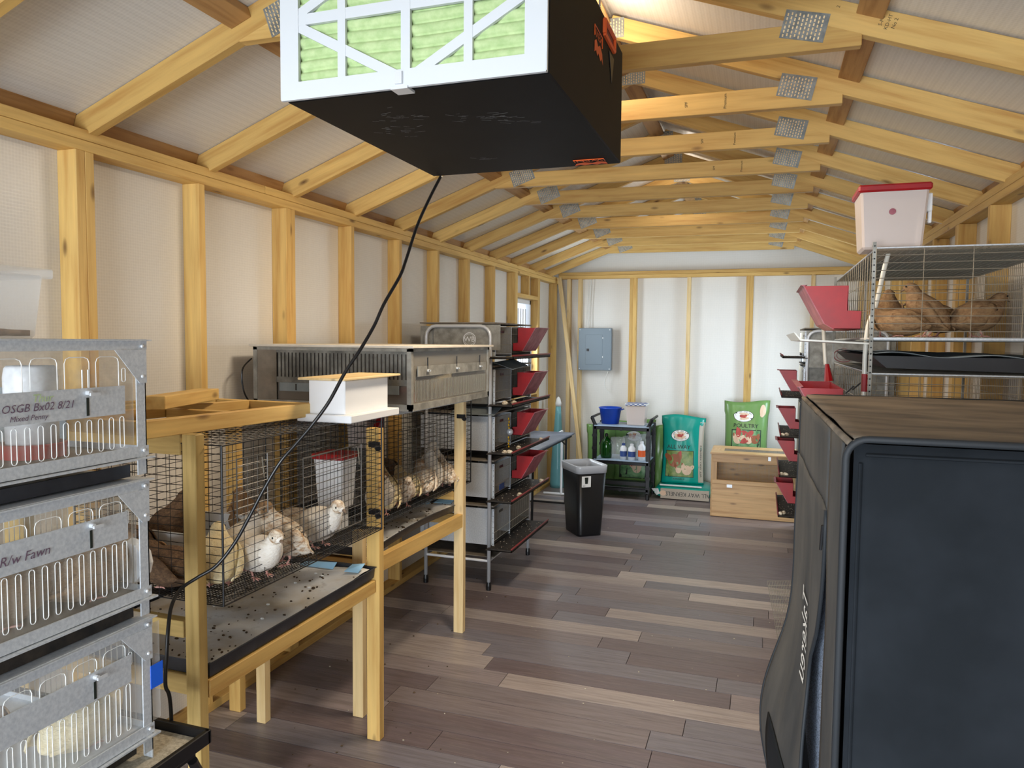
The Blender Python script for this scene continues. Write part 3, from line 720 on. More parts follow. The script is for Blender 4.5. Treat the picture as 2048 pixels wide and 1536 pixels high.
# frame lid on top of the near cage
lf = thing('wooden_lid_frame', 'open wooden frame of thin lumber lying on top of the nearest wire cage', 'frame', (-1.9, 2.1, 1.38))
for a, b2, w, th in (((-1.60, 1.55, 1.445), (-1.60, 2.40, 1.432), .05, .032), ((-2.18, 1.55, 1.455), (-2.18, 2.40, 1.435), .045, .032), ((-1.618, 1.58, 1.445), (-2.16, 1.58, 1.45), .04, .032),
                     ((-1.618, 2.38, 1.432), (-2.16, 2.38, 1.435), .042, .032), ((-1.90, 1.60, 1.455), (-1.90, 2.36, 1.44), .035, .034), ((-1.618, 1.95, 1.44), (-1.88, 1.95, 1.44), .04, .034), ((-2.06, 1.60, 1.46), (-2.06, 2.36, 1.44), .03, .034)):
    board('slat', a, b2, w, th, 'pine_treated' if a[0] < -2 else 'pine', lf)
board('lumber_block', (-1.72, 1.72, 1.502), (-1.90, 2.16, 1.494), .04, .07, 'pine', None, label='short thick lumber offcut lying on the wooden frame above the nearest cage', cat='lumber')

# white feeder box on the cage
wf_ = thing('feeder_box', 'white plastic box with a flanged base and thin wooden lid on the nearest cage', 'feeder', (-1.62, 2.62, 1.37), .0)
MB().box((-1.735, 2.455, 1.372), (-1.49, 2.85, 1.402)).build('base_tray', 'white_plastic', wf_, bev=.003)
MB().box((-1.70, 2.485, 1.40), (-1.535, 2.83, 1.535)).build('box_body', 'white_plastic', wf_, bev=.003)
board('wooden_lid', (-1.615, 2.44, 1.541), (-1.615, 2.90, 1.543), .21, .009, 'pine_pale', wf_, side=(1, 0, 0))
# waterer in cage 1
def bucket(parent, x0, x1, y0, y1, z0, z1, body, lid, lh=.02, inset=.02):
    MB().taper(x0, x1, y0, y1, z0, z1, inset).build('bucket_body', body, parent, bev=.006)
    MB().box((x0-.008, y0-.008, z1-.004), (x1+.008, y1+.008, z1+lh)).build('lid', lid, parent, bev=.006)
wt = thing('waterer', 'white square waterer with a red lid at the far end of the nearest cage', 'waterer', (-1.95, 2.72, .89))
bucket(wt, -1.80, -1.66, 2.66, 2.785, .97, 1.19, 'white_plastic', 'red_plastic', .02, .012)
bx('waterer_leg', (-1.77, 2.68, .88), (-1.69, 2.76, .972), 'white_plastic', wt)
MB().lathe((-1.68, 2.58, .94), [(.012, 0), (.034, .03), (.03, .032), (.01, .006)], 14).build('drinker_cup', 'red_plastic', wt)
MB().tube([(-1.71, 2.66, .985), (-1.69, 2.60, .975), (-1.68, 2.585, .99)], .007, 8).build('nipple', 'red_plastic', wt)
bp = thing('white_pan', 'white plastic pan standing among the quail in the nearest cage', 'pan', (-1.9, 2.15, .88))
MB().box((-2.12, 2.06, .882), (-1.74, 2.066, 1.0)).box((-2.12, 2.36, .882), (-1.74, 2.366, 1.0)).box((-2.12, 2.066, .882), (-2.114, 2.36, 1.0)).box((-1.746, 2.066, .882), (-1.74, 2.36, .99)).box((-2.12, 2.06, .880), (-1.74, 2.366, .886)).build('pan_wall', 'white_plastic', bp)
w3 = thing('bucket_waterer', 'hazy bucket with a red spout behind the second wire cage', 'waterer', (-2.05, 3.55, .84))
MB().taper(-2.16, -2.03, 3.5, 3.66, 1.10, 1.33, .01).build('bucket_body', 'milky', w3, bev=.005)
MB().prism([(-2.02, 3.52, 1.18), (-2.02, 3.62, 1.18), (-2.02, 3.62, 1.28)], (.03, 0, 0)).build('spout', 'red_plastic', w3)
MB().box((-2.14, 3.52, .86), (-2.05, 3.64, 1.10)).build('bucket_stand', 'galvanized_dark', w3)
gbn = thing('glass_bin', 'smoky clear plastic bin inside the second wire cage behind the white quail', 'bin', (-1.98, 3.3, .85))
MB().box((-2.06, 3.2, .85), (-1.90, 3.44, 1.01)).build('bin_wall', 'smoky_plastic', gbn, bev=.004)
for (nm, x, y, z, lb) in (('clamp', -1.483, 2.66, 1.265, 'upper black spring clamp on the post between the two wire cages'), ('clamp', -1.483, 2.66, .985, 'lower black spring clamp on the post between the two wire cages'), ('clamp', -1.598, 3.85, 1.262, 'black round clamp near the top of the farther pale post')):
    c = thing(nm, lb, 'clamp', (x, y, z)); bx('clamp_bar', (x-.045, y-.012, z-.012), (x+.006, y+.0, z+.012), 'black_plastic', c, bev=.002)
    MB().tube([(x+.002, y-.02, z-.01), (x+.012, y-.03, z-.012)], .012, 10).build('clamp_pad', 'dark_metal', c)

zf = .882
Q = [('cream quail with dark flecks turned away at the near front corner of the nearest cage', -1.67, 1.93, 2.3, 'feather_cream', None, 1.3, 'stand'),
     ('white quail with a tan face facing forward near the front wires of the nearest cage', -1.60, 2.05, -.35, 'feather_white', 'feather_white_spot', 1.0, 'stand'),
     ('white-bodied quail with a brown head just behind the tan-faced white quail', -1.72, 2.10, .9, 'feather_white', 'feather_head', 1.0, 'upright'),
     ('mottled brown and white quail standing tall beside the white pair at the cage front', -1.62, 2.20, -2.2, 'feather_white_spot', 'feather_tan', 1.05, 'upright'),
     ('bright white quail at the front wires near the red drinker cup', -1.63, 2.44, -.2, 'feather_white', 'feather_white_spot', 1.08, 'stand'),
     ('mottled pale quail bending behind the bright white quail by the drinker cup', -1.76, 2.48, -.4, 'feather_white_spot', None, 1.12, 'low'),
     ('tan quail with raised head in the middle back of the nearest cage', -1.97, 2.44, 2.5, 'feather_tan', None, 1.25, 'stand'),
     ('dark brown quail standing upright in the back of the nearest cage', -2.09, 2.16, 1.2, 'feather_brown', None, 1.1, 'upright'),
     ('dark brown quail at the far back left of the nearest cage, above the pale heap', -2.08, 1.96, 2.9, 'feather_brown', None, 1.1, 'stand'),
     ('tan quail left of the front post in the nearest cage', -1.96, 1.90, 2.7, 'feather_tan', None, 1.15, 'low'),
     ('dark brown quail with pale streaks resting low left of the front post', -1.82, 1.875, 2.9, 'feather_brown', None, 1.1, 'low')]
Q1B = [bird(lb, (x, y, zf), h, bd, hd_, min(1.3, s*1.2), ps) for (lb, x, y, h, bd, hd_, s, ps) in Q]
Q2 = [('white quail with a tan cheek at the near corner of the second cage', -1.73, 3.12, -.9, 'feather_white', 'feather_tan', 1.08, 'upright'),
      ('cream quail behind the near-corner white quail in the second cage', -1.76, 3.20, 2.4, 'feather_cream', None, 1.15, 'upright'),
      ('white quail with brown flecks, third from the near corner of the second cage', -1.72, 3.32, -.8, 'feather_white_spot', None, 1.05, 'stand'),
      ('cream-backed quail pressed against the flecked white one in the second cage', -1.76, 3.43, 2.4, 'feather_cream', None, 1.1, 'stand'),
      ('brown-spotted quail in the middle of the row in the second cage', -1.73, 3.58, 2.2, 'feather_white_spot', 'feather_tan', 1.12, 'stand'),
      ('white quail beyond the brown-spotted one in the second cage', -1.76, 3.74, 2.0, 'feather_white', None, 1.1, 'upright'),
      ('spotted quail by the far post in the second cage', -1.72, 3.87, 2.3, 'feather_white_spot', None, 1.0, 'stand'),
      ('pale quail turned away at the far end of the second cage', -1.85, 3.97, 2.0, 'feather_white', None, 1.15, 'upright'),
      ('dark quail in the shade at the back of the second cage', -2.06, 3.75, 2.6, 'feather_brown', None, 1.2, 'stand')]
for (lb, x, y, h, bd, hd_, s, ps) in Q2: bird(lb, (x, y, .845), h, bd, hd_, s*1.12, ps)

K1 = .935
for o in [C1, wt, bp, wf_]+Q1B:
    o.scale = (K1*o.scale[0],)*3; o.location = (o.location[0]*K1, o.location[1]*K1, 1.70+(o.location[2]-1.70)*K1)
# ------------------------------------------------------------ long plastic-sided brooder over the second cage
br = thing('brooder', 'long grey brooder with slotted cloudy plastic sides on top of the second wire cage', 'brooder', (-1.95, 3.4, 1.37))
bx0, bx1, by0, by1, bz0, bz1 = -2.31, -1.47, 2.925, 3.90, 1.405, 1.655
board('lid_board', (-1.885, by0-.02, bz1+.009), (-1.885, by1+.02, bz1+.009), .87, .012, 'roof_board', br, side=(1, 0, 0))
q = MB()
for x in (bx0, bx1-.022):
    for y in (by0, by1-.022): bx('corner_post', (x, y, bz0-.02), (x+.022, y+.022, bz1), 'galvanized_dusty', br)

q = MB()
for z, h in ((bz0-.028, .03), (bz1-.012, .014)):
    q.box((bx0, by0, z), (bx1, by0+.014, z+h)); q.box((bx0, by1-.014, z), (bx1, by1, z+h)); q.box((bx1-.014, by0, z), (bx1, by1, z+h)); q.box((bx0, by0, z), (bx0+.014, by1, z+h))
q.build('edge_rail', 'galvanized_dusty', br)
bx('end_panel', (bx0+.02, by0+.002, bz0), (bx0+.13, by0+.006, bz1-.01), 'board_grey', br)
# camera-side slotted grille + feed rail
q = MB(); x = bx0+.14
while x < bx1-.03: q.box((x, by0+.004, bz0+.10), (x+.0125, by0+.008, bz1-.02)); x += .0205
q.box((bx0+.13, by0+.003, bz0+.085), (bx1-.02, by0+.008, bz0+.112)); q.box((bx0+.13, by0+.003, bz1-.024), (bx1-.02, by0+.008, bz1-.012))
q.build('slotted_grille', 'galvanized_dark', br)
bx('side_panel', (bx0+.13, by0+.012, bz0), (bx1-.02, by0+.015, bz1-.012), 'smoky_plastic', br)
bx('feed_rail', (bx0+.15, by0-.004, bz0+.045), (bx1-.06, by0, bz0+.085), 'sheet_grey', br)
for x in (bx0+.24, bx0+.43, bx0+.57): bx('rail_slot', (x, by0-.006, bz0+.05), (x+.006, by0-.003, bz0+.08), 'cable_black', br)
q = MB(); y = by0+.05
while y < by1-.04: q.box((bx1-.006, y, bz0+.012), (bx1-.003, y+.0045, bz0+.105)); y += .015
q.build('slotted_panel', 'wire_bright', br)
bx('side_panel', (bx1-.010, by0+.022, bz0), (bx1-.007, by1-.022, bz1-.012), 'light_haze', br)
bx('floor_pan', (bx0+.01, by0+.02, bz0-.012), (bx1-.012, by1-.02, bz0-.006), 'board_grey', br)
bx('back_panel', (bx0+.003, by0+.02, bz0), (bx0+.008, by1-.02, bz1-.012), 'board_grey', br); bx('end_panel', (bx0+.02, by1-.008, bz0), (bx1-.02, by1-.004, bz1-.012), 'board_grey', br)
bx('feed_rail', (bx1, by0+.06, bz0+.125), (bx1+.004, by1-.06, bz0+.172), 'galvanized_dusty', br)
for y in (by0+.16, by0+.50, by0+.82):
    w_ = MB().tube([(bx1+.004, y, bz0+.15), (bx1+.014, y, bz0+.15)], .005, 8).box((bx1+.010, y-.016, bz0+.145), (bx1+.014, y+.016, bz0+.153)).build('wing_nut', 'chrome', br)
    bx('rail_slot', (bx1+.002, y-.003, bz0+.158), (bx1+.0055, y+.003, bz0+.21), 'dark_metal', br)
bx('bracket_rail', (bx1-.10, by0+.03, bz0-.05), (bx1-.085, by1-.05, bz0-.03), 'galvanized', br)
MB().lathe((bx1-.10, by0+.14, bz0), [(.05, 0), (.055, .05), (.02, .07)], 16).build('red_feeder_dish', 'red_plastic', br)
bird('buff chick blurred behind the cloudy front of the long brooder', (bx1-.08, 3.42, bz0), 1.4, 'feather_cream', None, .9, 'stand')
bx('cardboard_divider', (-1.95, by0+.03, bz0), (-1.945, by1-.03, bz0+.22), 'board_grey', br)
MB().tube(smooth_path([(-2.315, 2.92, 1.6), (-2.32, 2.86, 1.55), (-2.318, 2.86, 1.46), (-2.31, 2.89, 1.40), (-2.3, 2.93, 1.39)]), .004, 6).build('wall_cable', 'cable_black', label='thin black cable looping at the wall end of the long brooder', cat='cable')

# ------------------------------------------------------------ galvanized brooder stack at the left edge
X1, X0, Y0, Y1 = -1.33, -1.93, .56, 1.31
def brooder_tier(z0, z1, k, label):
    t = thing('brooder_cage', label, 'brooder', ((X0+X1)/2, (Y0+Y1)/2, z0))
    H_ = z1-z0
    for y in (Y0, Y1-.026):
        bx('corner_post', (X0, y, z0-.045 if k < 2 else z0), (X0+.003, y+.026, z1), 'galvanized', t)
        MB().box((X1-.003, y, z0-.045), (X1, y+.026, z1)).box((X1-.026, y+.023 if y > 1 else y, z0-.045), (X1, y+.026 if y > 1 else y+.003, z1)).build('corner_post', 'galvanized', t)
    q = MB()
    for z in (z0-.004, z1-.020):
        q.box((X1-.003, Y0, z), (X1+.001, Y1+.004, z+.024)); q.box((X0, Y1-.003, z), (X1, Y1, z+.022)); q.box((X0, Y0, z), (X0+.003, Y1, z+.022))
    q.box((X1-.012, Y0, z0-.010), (X1+.010, Y1+.014, z0-.006)).box((X0, Y0, z1), (X1+.008, Y1+.012, z1+.003))
    q.build('edge_rail', 'galvanized', t)
    MB().prism([(X1+.0015, Y1, z1-.02), (X1+.0015, Y1-.085, z1-.02), (X1+.0015, Y1-.02, z1-.095), (X1+.0015, Y1, z1-.095)], (.002, 0, 0)).build('gusset_corner', 'galvanized', t)
    MB().ell((X1+.004, Y1-.012, z1-.012), (.003, .004, .004), 8, 6).ell((X1+.004, Y1-.012, z1-.08), (.003, .004, .004), 8, 6).ell((X1+.004, Y1-.012, z0+.01), (.003, .004, .004), 8, 6).build('rivet', 'chrome', t)
    bx('floor_pan', (X0, Y0, z0), (X1-.004, Y1-.004, z0+.004), 'board_grey' if k != 2 else 'galvanized', t)
    ey = Y1+.03 if k == 2 else Y1-.03
    bx('clear_panel', (X1-.008, Y0, z0+.018), (X1-.006, ey, z1-.018), 'hazy_plastic' if k != 2 else 'clear_plastic', t)
    # slots outlined in bright cut edge
    q = MB(); y = Y0+.02
    def loop(y0, y1, za, zb, r):
        P = [];
        w_ = (y1-y0)/2; cy = (y0+y1)/2; rr = min(w_, r)
        for (sy, sz, a0) in ((1, 1, 0), (-1, 1, 90), (-1, -1, 180), (1, -1, 270)):
            for d in (0, 45, 90):
                a = math.radians(a0+d); P.append((X1-.004, cy+sy*(w_-rr)+rr*math.cos(a), (zb-rr if sz > 0 else za+rr)+rr*math.sin(a)))
        q.tube(P+[P[0]], .0009, 4, False)
    sa, sb, la, lb_ = (.022, .092, .098, .160) if k == 0 else (.032, .140, .145, .207)
    while y < Y1-.05: loop(y, y+.0115, z0+sa, z0+sb, .0057); y += .0275
    loop(Y1-.062, Y1-.052, z1-.09, z1-.06, .004)
    for a in range(9): loop(Y1-.128-a*.074, Y1-.070-a*.074, z0+la, z1-.034, .012)
    q.build('slot_edge', 'edge_plastic', t, kind='stuff')
    # label strip
    zl = z0+la
    st = bx('metal_strip', (X1-.001, Y0, zl), (X1+.002, Y1-.06, z0+lb_), 'galvanized', t)
    yy = Y1-.155
    bx('strip_slot', (X1+.0015, yy-.003, zl+.004), (X1+.003, yy+.003, zl+.042), 'print_dark', st)
    MB().tube([(X1+.002, yy, zl+.052), (X1+.012, yy, zl+.052)], .005, 8).box((X1+.010, yy-.002, zl+.046), (X1+.014, yy+.022, zl+.052)).build('wing_nut', 'chrome', st)
    bx('slot_track', (X1-.004, yy-.008, zl+.05), (X1-.002, yy-.006, z1-.06), 'edge_plastic', st); bx('slot_track', (X1-.004, yy+.006, zl+.05), (X1-.002, yy+.008, z1-.06), 'edge_plastic', st)
    # rear / side walls
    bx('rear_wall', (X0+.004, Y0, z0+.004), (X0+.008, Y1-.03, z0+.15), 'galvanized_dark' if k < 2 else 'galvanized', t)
    q = MB(); y = Y0+.03
    while y < Y1-.03: q.tube([(X0+.006, y, z0+.15), (X0+.006, y, z1-.02)], .0014, 4, False); y += .018 if k else .05
    q.build('rear_bars', 'wire_bright', t, kind='stuff')
    if k:
        q = MB(); x = X0+.03
        while x < X1-.03: q.tube([(x, Y1-.002, z0+.02), (x, Y1-.002, z1-.02)], .0014, 4, False); x += .018
        q.build('side_bars', 'wire_bright', t, kind='stuff')
    else: bx('side_wall', (X0+.004, Y1-.006, z0+.004), (X1-.24, Y1-.003, z0+.14), 'sheet_grey', t)
    return t
TZ = [(1.432, 1.690), (1.105, 1.372), (.778, 1.048)]
TL = ['top tier of the galvanized brooder stack, white jar waterer inside', 'middle tier of the galvanized brooder stack, brown birds inside', 'bottom tier of the galvanized brooder stack with blue tape on its panel']
tiers = [brooder_tier(z0, z1, k, TL[k]) for k, (z0, z1) in enumerate(TZ)]
for k, (lb, s_) in enumerate((('upper', 0), ('middle', 1), ('lowest', 2))):
    z = TZ[k][0]-.052
    t = thing('brooder_tray', '%s dropping tray with rumpled pad in the galvanized brooder stack' % lb, 'tray', ((X0+X1)/2, (Y0+Y1)/2, z))
    MB().box((X0+.01, Y0, z), (X1-.035, Y1-.02, z+.004)).box((X1-.035, Y0, z), (X1-.03, Y1-.02, z+.028)).build('tray_pan', 'dirty_black' if k else 'black_tray', t)
    l = MB(); vs = []
    for i in range(25):
        for j in range(13):
            x = X0+.02+(X1-X0-.06)*j/12; y = Y0+.01+(Y1-Y0-.05)*i/24; vs.append((x, y, z+.010+.014*abs(noise.noise(Vector((x*6, y*6, k*5))))+(.012 if j == 12 else 0)))
    l.add(vs, [(i*13+j, i*13+j+1, (i+1)*13+j+1, (i+1)*13+j) for i in range(24) for j in range(12)]).build('liner', 'liner_pad', t, smooth=True)
fn = flat((X1+.0035, Y0+.30, TZ[0][0]+.128), (0, 1, 0), (0, 0, 1), 1.0, .25)
text('handwriting', '.OSGB Bx02 8/21', .022, 'ink_purple', tiers[0], lambda x, y: fn(x+.185, y+.001))
text('handwriting', 'Thur', .022, 'filter_green', tiers[0], lambda x, y: fn(x+.19, y+.018))
text('handwriting', 'Mixed Penny', .015, 'ink_purple', tiers[0], lambda x, y: fn(x+.17, y-.018))
fn2 = flat((X1+.0035, Y0+.30, TZ[1][0]+.172), (0, 1, 0), (0, 0, 1), 1.0, .25)
text('handwriting', 'R/w Fawn', .026, 'ink_purple', tiers[1], lambda x, y: fn2(x+.15, y))
bx('tape', (X1-.001, Y1-.004, TZ[2][0]+.10), (X1+.0012, Y1+.032, TZ[2][0]+.155), 'blue_tape', tiers[2])
jw = thing('jar_waterer', 'white jar waterer on a red base inside the top brooder tier', 'waterer', (-1.52, .98, 1.437))
MB().lathe((-1.50, 1.165, 1.437), [(.062, 0), (.066, .03), (.062, .032), (.058, .008)], 24).build('base_dish', 'red_plastic', jw, smooth=False)
MB().lathe((-1.50, 1.165, 1.465), [(.050, 0), (.052, .145), (.049, .165), (.045, .170)], 24).build('jar', 'white_plastic', jw, smooth=True)
for i, (x, y, h) in enumerate(((-1.44, 1.04, 1.5), (-1.50, 1.17, 2.0), (-1.42, 1.22, 1.6), (-1.64, 1.15, .4))):
    bird(('brown quail at the left of the middle brooder tier', 'brown quail second from the left in the middle brooder tier', 'brown quail nearest the clear front in the middle brooder tier', 'brown quail at the back of the middle brooder tier')[i], (x, y, 1.11), h, 'feather_brown' if i % 2 else 'feather_tan', None, 1.15, 'low')
bird('pale blond quail behind the clear front of the bottom brooder tier', (-1.42, 1.20, .784), 1.7, 'feather_cream', None, 1.15, 'low')
bird('small tawny quail on the wire grid in the bottom brooder tier', (-1.62, 1.12, .784), 2.8, 'feather_tan', None, .85, 'low')
wire_panel('wire_grid', tiers[2], (X0+.05, Y0+.02, .786), (1, 0, 0), .5, .0127, (0, 1, 0), .45, .0127, .0008, 'wire_bright')
bb = thing('clear_bin', 'clear plastic bin with a little sand on top of the brooder stack', 'bin', (-1.6, .82, 1.694))
cx0, cx1, cy0, cy1 = -1.76, -1.42, .80, 1.14
MB().taper(cx0, cx1, cy0, cy1, 1.694, 1.825, .012).build('bin_wall', 'clear_plastic', bb, bev=.006)
MB().box((cx0-.012, cy0-.012, 1.818), (cx1+.012, cy1+.012, 1.838)).build('lid', 'clear_plastic', bb, bev=.003)
sd_ = MB(); vs = []
for i in range(13):
    for j in range(13):
        x = cx0+.02+(cx1-cx0-.04)*j/12; y = cy0+.02+(cy1-cy0-.04)*i/12; vs.append((x, y, 1.704+.008*noise.noise(Vector((x*14, y*14, 0)))))
sd_.add(vs, [(i*13+j, i*13+j+1, (i+1)*13+j+1, (i+1)*13+j) for i in range(12) for j in range(12)]).build('sand', 'sand', bb, kind='stuff', smooth=True, solid=.012)
MB().lathe((0, 0, 0), [(.001, 0), (.05, 0), (.055, .02), (.05, .03), (.001, .03)], 12).build('water_cup', 'white_plastic', None, label='white scalloped plastic cup on the far end of the middle brooder tier', cat='cup')
wc = bpy.data.objects['water_cup']; wc.location = (-1.40, Y1+.001, 1.17); wc.rotation_euler = (math.radians(-90), 0, 0)
bs = thing('boot_tray', 'black tray lined with beige mesh under the galvanized brooder stack', 'tray', (-1.6, 1.0, .70))
MB().box((-1.98, .45, .700), (-1.27, 1.42, .706)).box((-1.275, .45, .700), (-1.262, 1.42, .735)).box((-1.98, 1.412, .700), (-1.262, 1.425, .735)).build('tray_pan', 'black_plastic', bs, bev=.002)
MB().box((-1.97, .46, .7065), (-1.28, 1.41, .7125)).build('mesh_liner', 'mesh_beige', bs)
sf = thing('side_table', 'black folding table legs under the brooder stack tray', 'table', (-1.6, 1.0, 0))
bx('table_top', (-1.96, .48, .672), (-1.29, 1.40, .699), 'black_plastic', sf)
for x, y in ((-1.33, 1.36), (-1.92, 1.36), (-1.33, .52), (-1.92, .52)): MB().tube([(x, y, 0), (x, y, .674)], .014, 8).build('leg', 'dark_metal', sf)
pst = MB()
pst.box((X0, Y1-.024, .713), (X0+.003, Y1, .78)).box((X0, Y0, .713), (X0+.003, Y0+.024, .78)); pst.box((X1-.026, Y1-.003, .713), (X1, Y1, .735)).box((X1-.026, Y0, .713), (X1, Y0+.003, .735)); pst.build('stack_leg', 'galvanized', tiers[2])
MB().tube(smooth_path([(-1.30, 1.40, .66), (-1.33, 1.48, .5), (-1.40, 1.47, .3), (-1.36, 1.5, .1), (-1.42, 1.45, .02)]), .012, 8).build('hose', 'cable_black', label='thick black hose hanging behind the tray under the brooder stack', cat='hose')

# ------------------------------------------------------------ five-tier metal cage racks
def feeder_trough(parent, xf, sg, y0, y1, zt_, dusty):
    """open wedge-shaped trough hooked on the cage face; sg = direction towards the aisle"""
    P = [(.055, 0), (.185, 0), (.09, -.165), (.025, -.165), (.025, -.115), (.055, -.11)]
    f = MB().prism([(xf+sg*.055, y0, zt_), (xf+sg*.185, y0, zt_), (xf+sg*.09, y0, zt_-.165), (xf+sg*.02, y0, zt_-.165), (xf+sg*.02, y0, zt_-.11), (xf+sg*.055, y0, zt_-.105)], (0, .004, 0))
    f.prism([(xf+sg*.055, y1, zt_), (xf+sg*.185, y1, zt_), (xf+sg*.09, y1, zt_-.165), (xf+sg*.02, y1, zt_-.165), (xf+sg*.02, y1, zt_-.11), (xf+sg*.055, y1, zt_-.105)], (0, -.004, 0))
    f.box((xf+sg*.055, y0, zt_), (xf+sg*.058, y1, zt_-.105)).box((xf+sg*.02, y0, zt_-.165), (xf+sg*.09, y1, zt_-.162)).box((xf+sg*.02, y0, zt_-.165), (xf+sg*.023, y1, zt_-.11))
    fd = f.build('feeder', 'red_plastic', parent)
    a, b2 = Vector((xf+sg*.185, y0, zt_)), Vector((xf+sg*.09, y0, zt_-.165)); n = Vector((sg*.004, 0, 0))
    MB().prism([a, a+n, b2+n, b2], (0, y1-y0, 0)).prism([a, a+n*4, a+n*4+Vector((0, 0, .003)), a+Vector((0, 0, .003))], (0, y1-y0, 0)).build('feeder_front', dusty, fd)
    return fd
def egg(x, y, z, name='egg', label='', s=1.0, rz=0.0, g=None):
    prof = [(.001, -.016), (.006, -.0148), (.0105, -.010), (.0125, -.002), (.0115, .006), (.0080, .0130), (.004, .0162), (.001, .0172)]
    o = MB().lathe((0, 0, 0), [(r_*s, z_*s) for r_, z_ in prof], 12).build('quail_egg', 'egg', None, smooth=True, label=label, cat='egg')
    o.location = (x, y, z+.0125*s); o.rotation_euler = (math.pi/2, 0, rz)
    if g: o['group'] = g
    return o
TIERS = [(1.79, 1.58), (1.50, 1.265), (1.18, .945), (.86, .625), (.55, .30)]
def cage_rack(label, xf, xb, sg, y0, y1, feeders, zoff=0.0, yf=None, tray_y=(0, 1)):
    t = thing('cage_rack', label, 'cage rack', ((xf+xb)/2, (y0+y1)/2, 0))
    yp = y0-.035
    for yy in (yp, y1+.04):
        xa, xz = xf-sg*.02, xb+sg*.06
        R_ = .07; top = 1.79+zoff
        P = [(xa, yy, .045), (xa, yy, top-R_)]+[(xa-sg*R_*(1-math.cos(a)), yy, top-R_+R_*math.sin(a)) for a in (.4, .8, 1.2, 1.57)]
        P += [(xz+sg*R_*(1-math.cos(a)), yy, top-R_+R_*math.sin(a)) for a in (1.57, 1.2, .8, .4)]+[(xz, yy, top-R_), (xz, yy, .045)]
        MB().tube(P, .0125, 10).build('pipe_frame', 'chrome', t, smooth=True)
        for x in (xa, xz): MB().lathe((x, yy, 0), [(.017, 0), (.018, .03), (.015, .055)], 12).build('foot', 'black_plastic', t)
        MB().tube([(xa, yy, .20), (xz, yy, .20)], .009, 8).build('cross_rail', 'white_plastic', t)
    for x in (xf-sg*.02, xb+sg*.06): MB().tube([(x, yp, .20), (x, y1+.04, .20)], .008, 8).build('cross_rail', 'galvanized', t)
    bx('drip_sheet', (min(xf, xb), y0, .215), (max(xf, xb), y1, .220), 'board_grey', t)
    ty0, ty1 = y0-.10, y1-.03
    for k, (z1, z0) in enumerate(TIERS):
        z1 += zoff; z0 += zoff
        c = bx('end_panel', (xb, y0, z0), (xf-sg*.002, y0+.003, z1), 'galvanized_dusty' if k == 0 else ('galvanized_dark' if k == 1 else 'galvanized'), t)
        MB().box((xf-sg*.010, y0-.002, z0-.012), (xf+sg*.003, y0+.004, z1)).build('corner_strip', 'galvanized', c)
        q = MB()
        for j in range(7): q.ell((xf-sg*.004, y0-.003, z0+.01+j*(z1-z0-.02)/6), (.0025, .0015, .0025), 6, 4)
        q.build('rivet', 'dark_metal', c, kind='stuff')
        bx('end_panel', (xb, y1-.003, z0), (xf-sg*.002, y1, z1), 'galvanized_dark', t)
        bx('back_wall', (xb, y0+.004, z0), (xb+sg*.003, y1-.004, z1), 'galvanized_dark', t)
        bx('dropping_board', (xb, y0-.015, z1+.016), (xf+sg*.004, y1, z1+.026), 'board_grey', t)
        bx('cage_floor', (xb, y0+.003, z0+.012), (xf, y1-.003, z0+.016), 'dirty_black', t)
        q = MB(); y = y0+.012
        while y < y1-.005: q.tube([(xf, y, z0+.03), (xf, y, z1-.004)], .0012, 4, False); y += .0165
        for z in (z0+.03, z0+.085, z1-.05, z1-.005): q.tube([(xf, y0+.004, z), (xf, y1-.004, z)], .0015, 4, False)
        q.build('front_wires', 'wire_bright', t, kind='stuff')
        ym = y0+(y1-y0)*.42; bx('divider', (xf-.25*sg, ym, z0), (xf+sg*.002, ym+.004, z1), 'galvanized', t)
        bx('door_slot', (xf+sg*.002, y0+.10, z1-.045), (xf+sg*.004, y0+.17, z1-.028), 'cable_black', t)
        # roll-out egg tray
        q = MB().box((xf-sg*.02, ty0, z0-.008), (xf+sg*.165, ty1, z0-.003)).box((xf+sg*.160, ty0, z0-.008), (xf+sg*.165, ty1, z0+.010)).box((xf, ty0, z0-.008), (xf+sg*.165, ty0+.003, z0+.008))
        tr = q.build('egg_tray', 'dirty_black', t)
        MB().tube([(xf+sg*.165, ty0-.01, z0+.016), (xf+sg*.165, ty1, z0+.016)], .006, 8).build('tray_rail', 'maroon', tr, smooth=True)
        d = MB()
        for i in range(60):
            x = xf+sg*random.uniform(.0, .15); y = random.uniform(ty0+.02, ty1-.03); s_ = random.uniform(.001, .0028); d.ell((x, y, z0-.002), (s_*1.5, s_, s_), 5, 4)
        d.build('spilled_feed', 'mesh_beige', tr, kind='stuff')
        if k in feeders: feeder_trough(t, xf, sg, (yf or y0+.31), (yf or y0+.31)+(.32 if sg > 0 else .25), z1-.005+feeders[k], 'red_dusty')
    return t
XF1 = -1.70
R1 = cage_rack('five-tier galvanized quail cage rack on chrome pipe legs beyond the wooden stands', XF1, -2.25, 1, 4.62, 5.42, {0: 0, 1: -.025, 2: .012, 3: .02})
R2 = cage_rack('five-tier galvanized cage rack along the right wall, mostly behind the black cabinet', .315, .97, -1, 6.32, 7.15, {1: -.02, 2: -.0, 3: .06, 4: .03}, 0.0, 6.22)
bpan = bx('name_panel', (-2.14, 4.598, 1.63), (-1.655, 4.602, 1.80), 'galvanized_dusty', R1)
q = MB()
def ring(mb, c, r1, r2, n=40, sx=1.0):
    vs = []
    for k in range(n):
        a = 2*math.pi*k/n
        vs += [(c[0]+r1*math.cos(a)*sx, c[1], c[2]+r1*math.sin(a)), (c[0]+r2*math.cos(a)*sx, c[1], c[2]+r2*math.sin(a))]
    mb.add(vs, [(2*k, 2*((k+1) % n), 2*((k+1) % n)+1, 2*k+1) for k in range(n)])
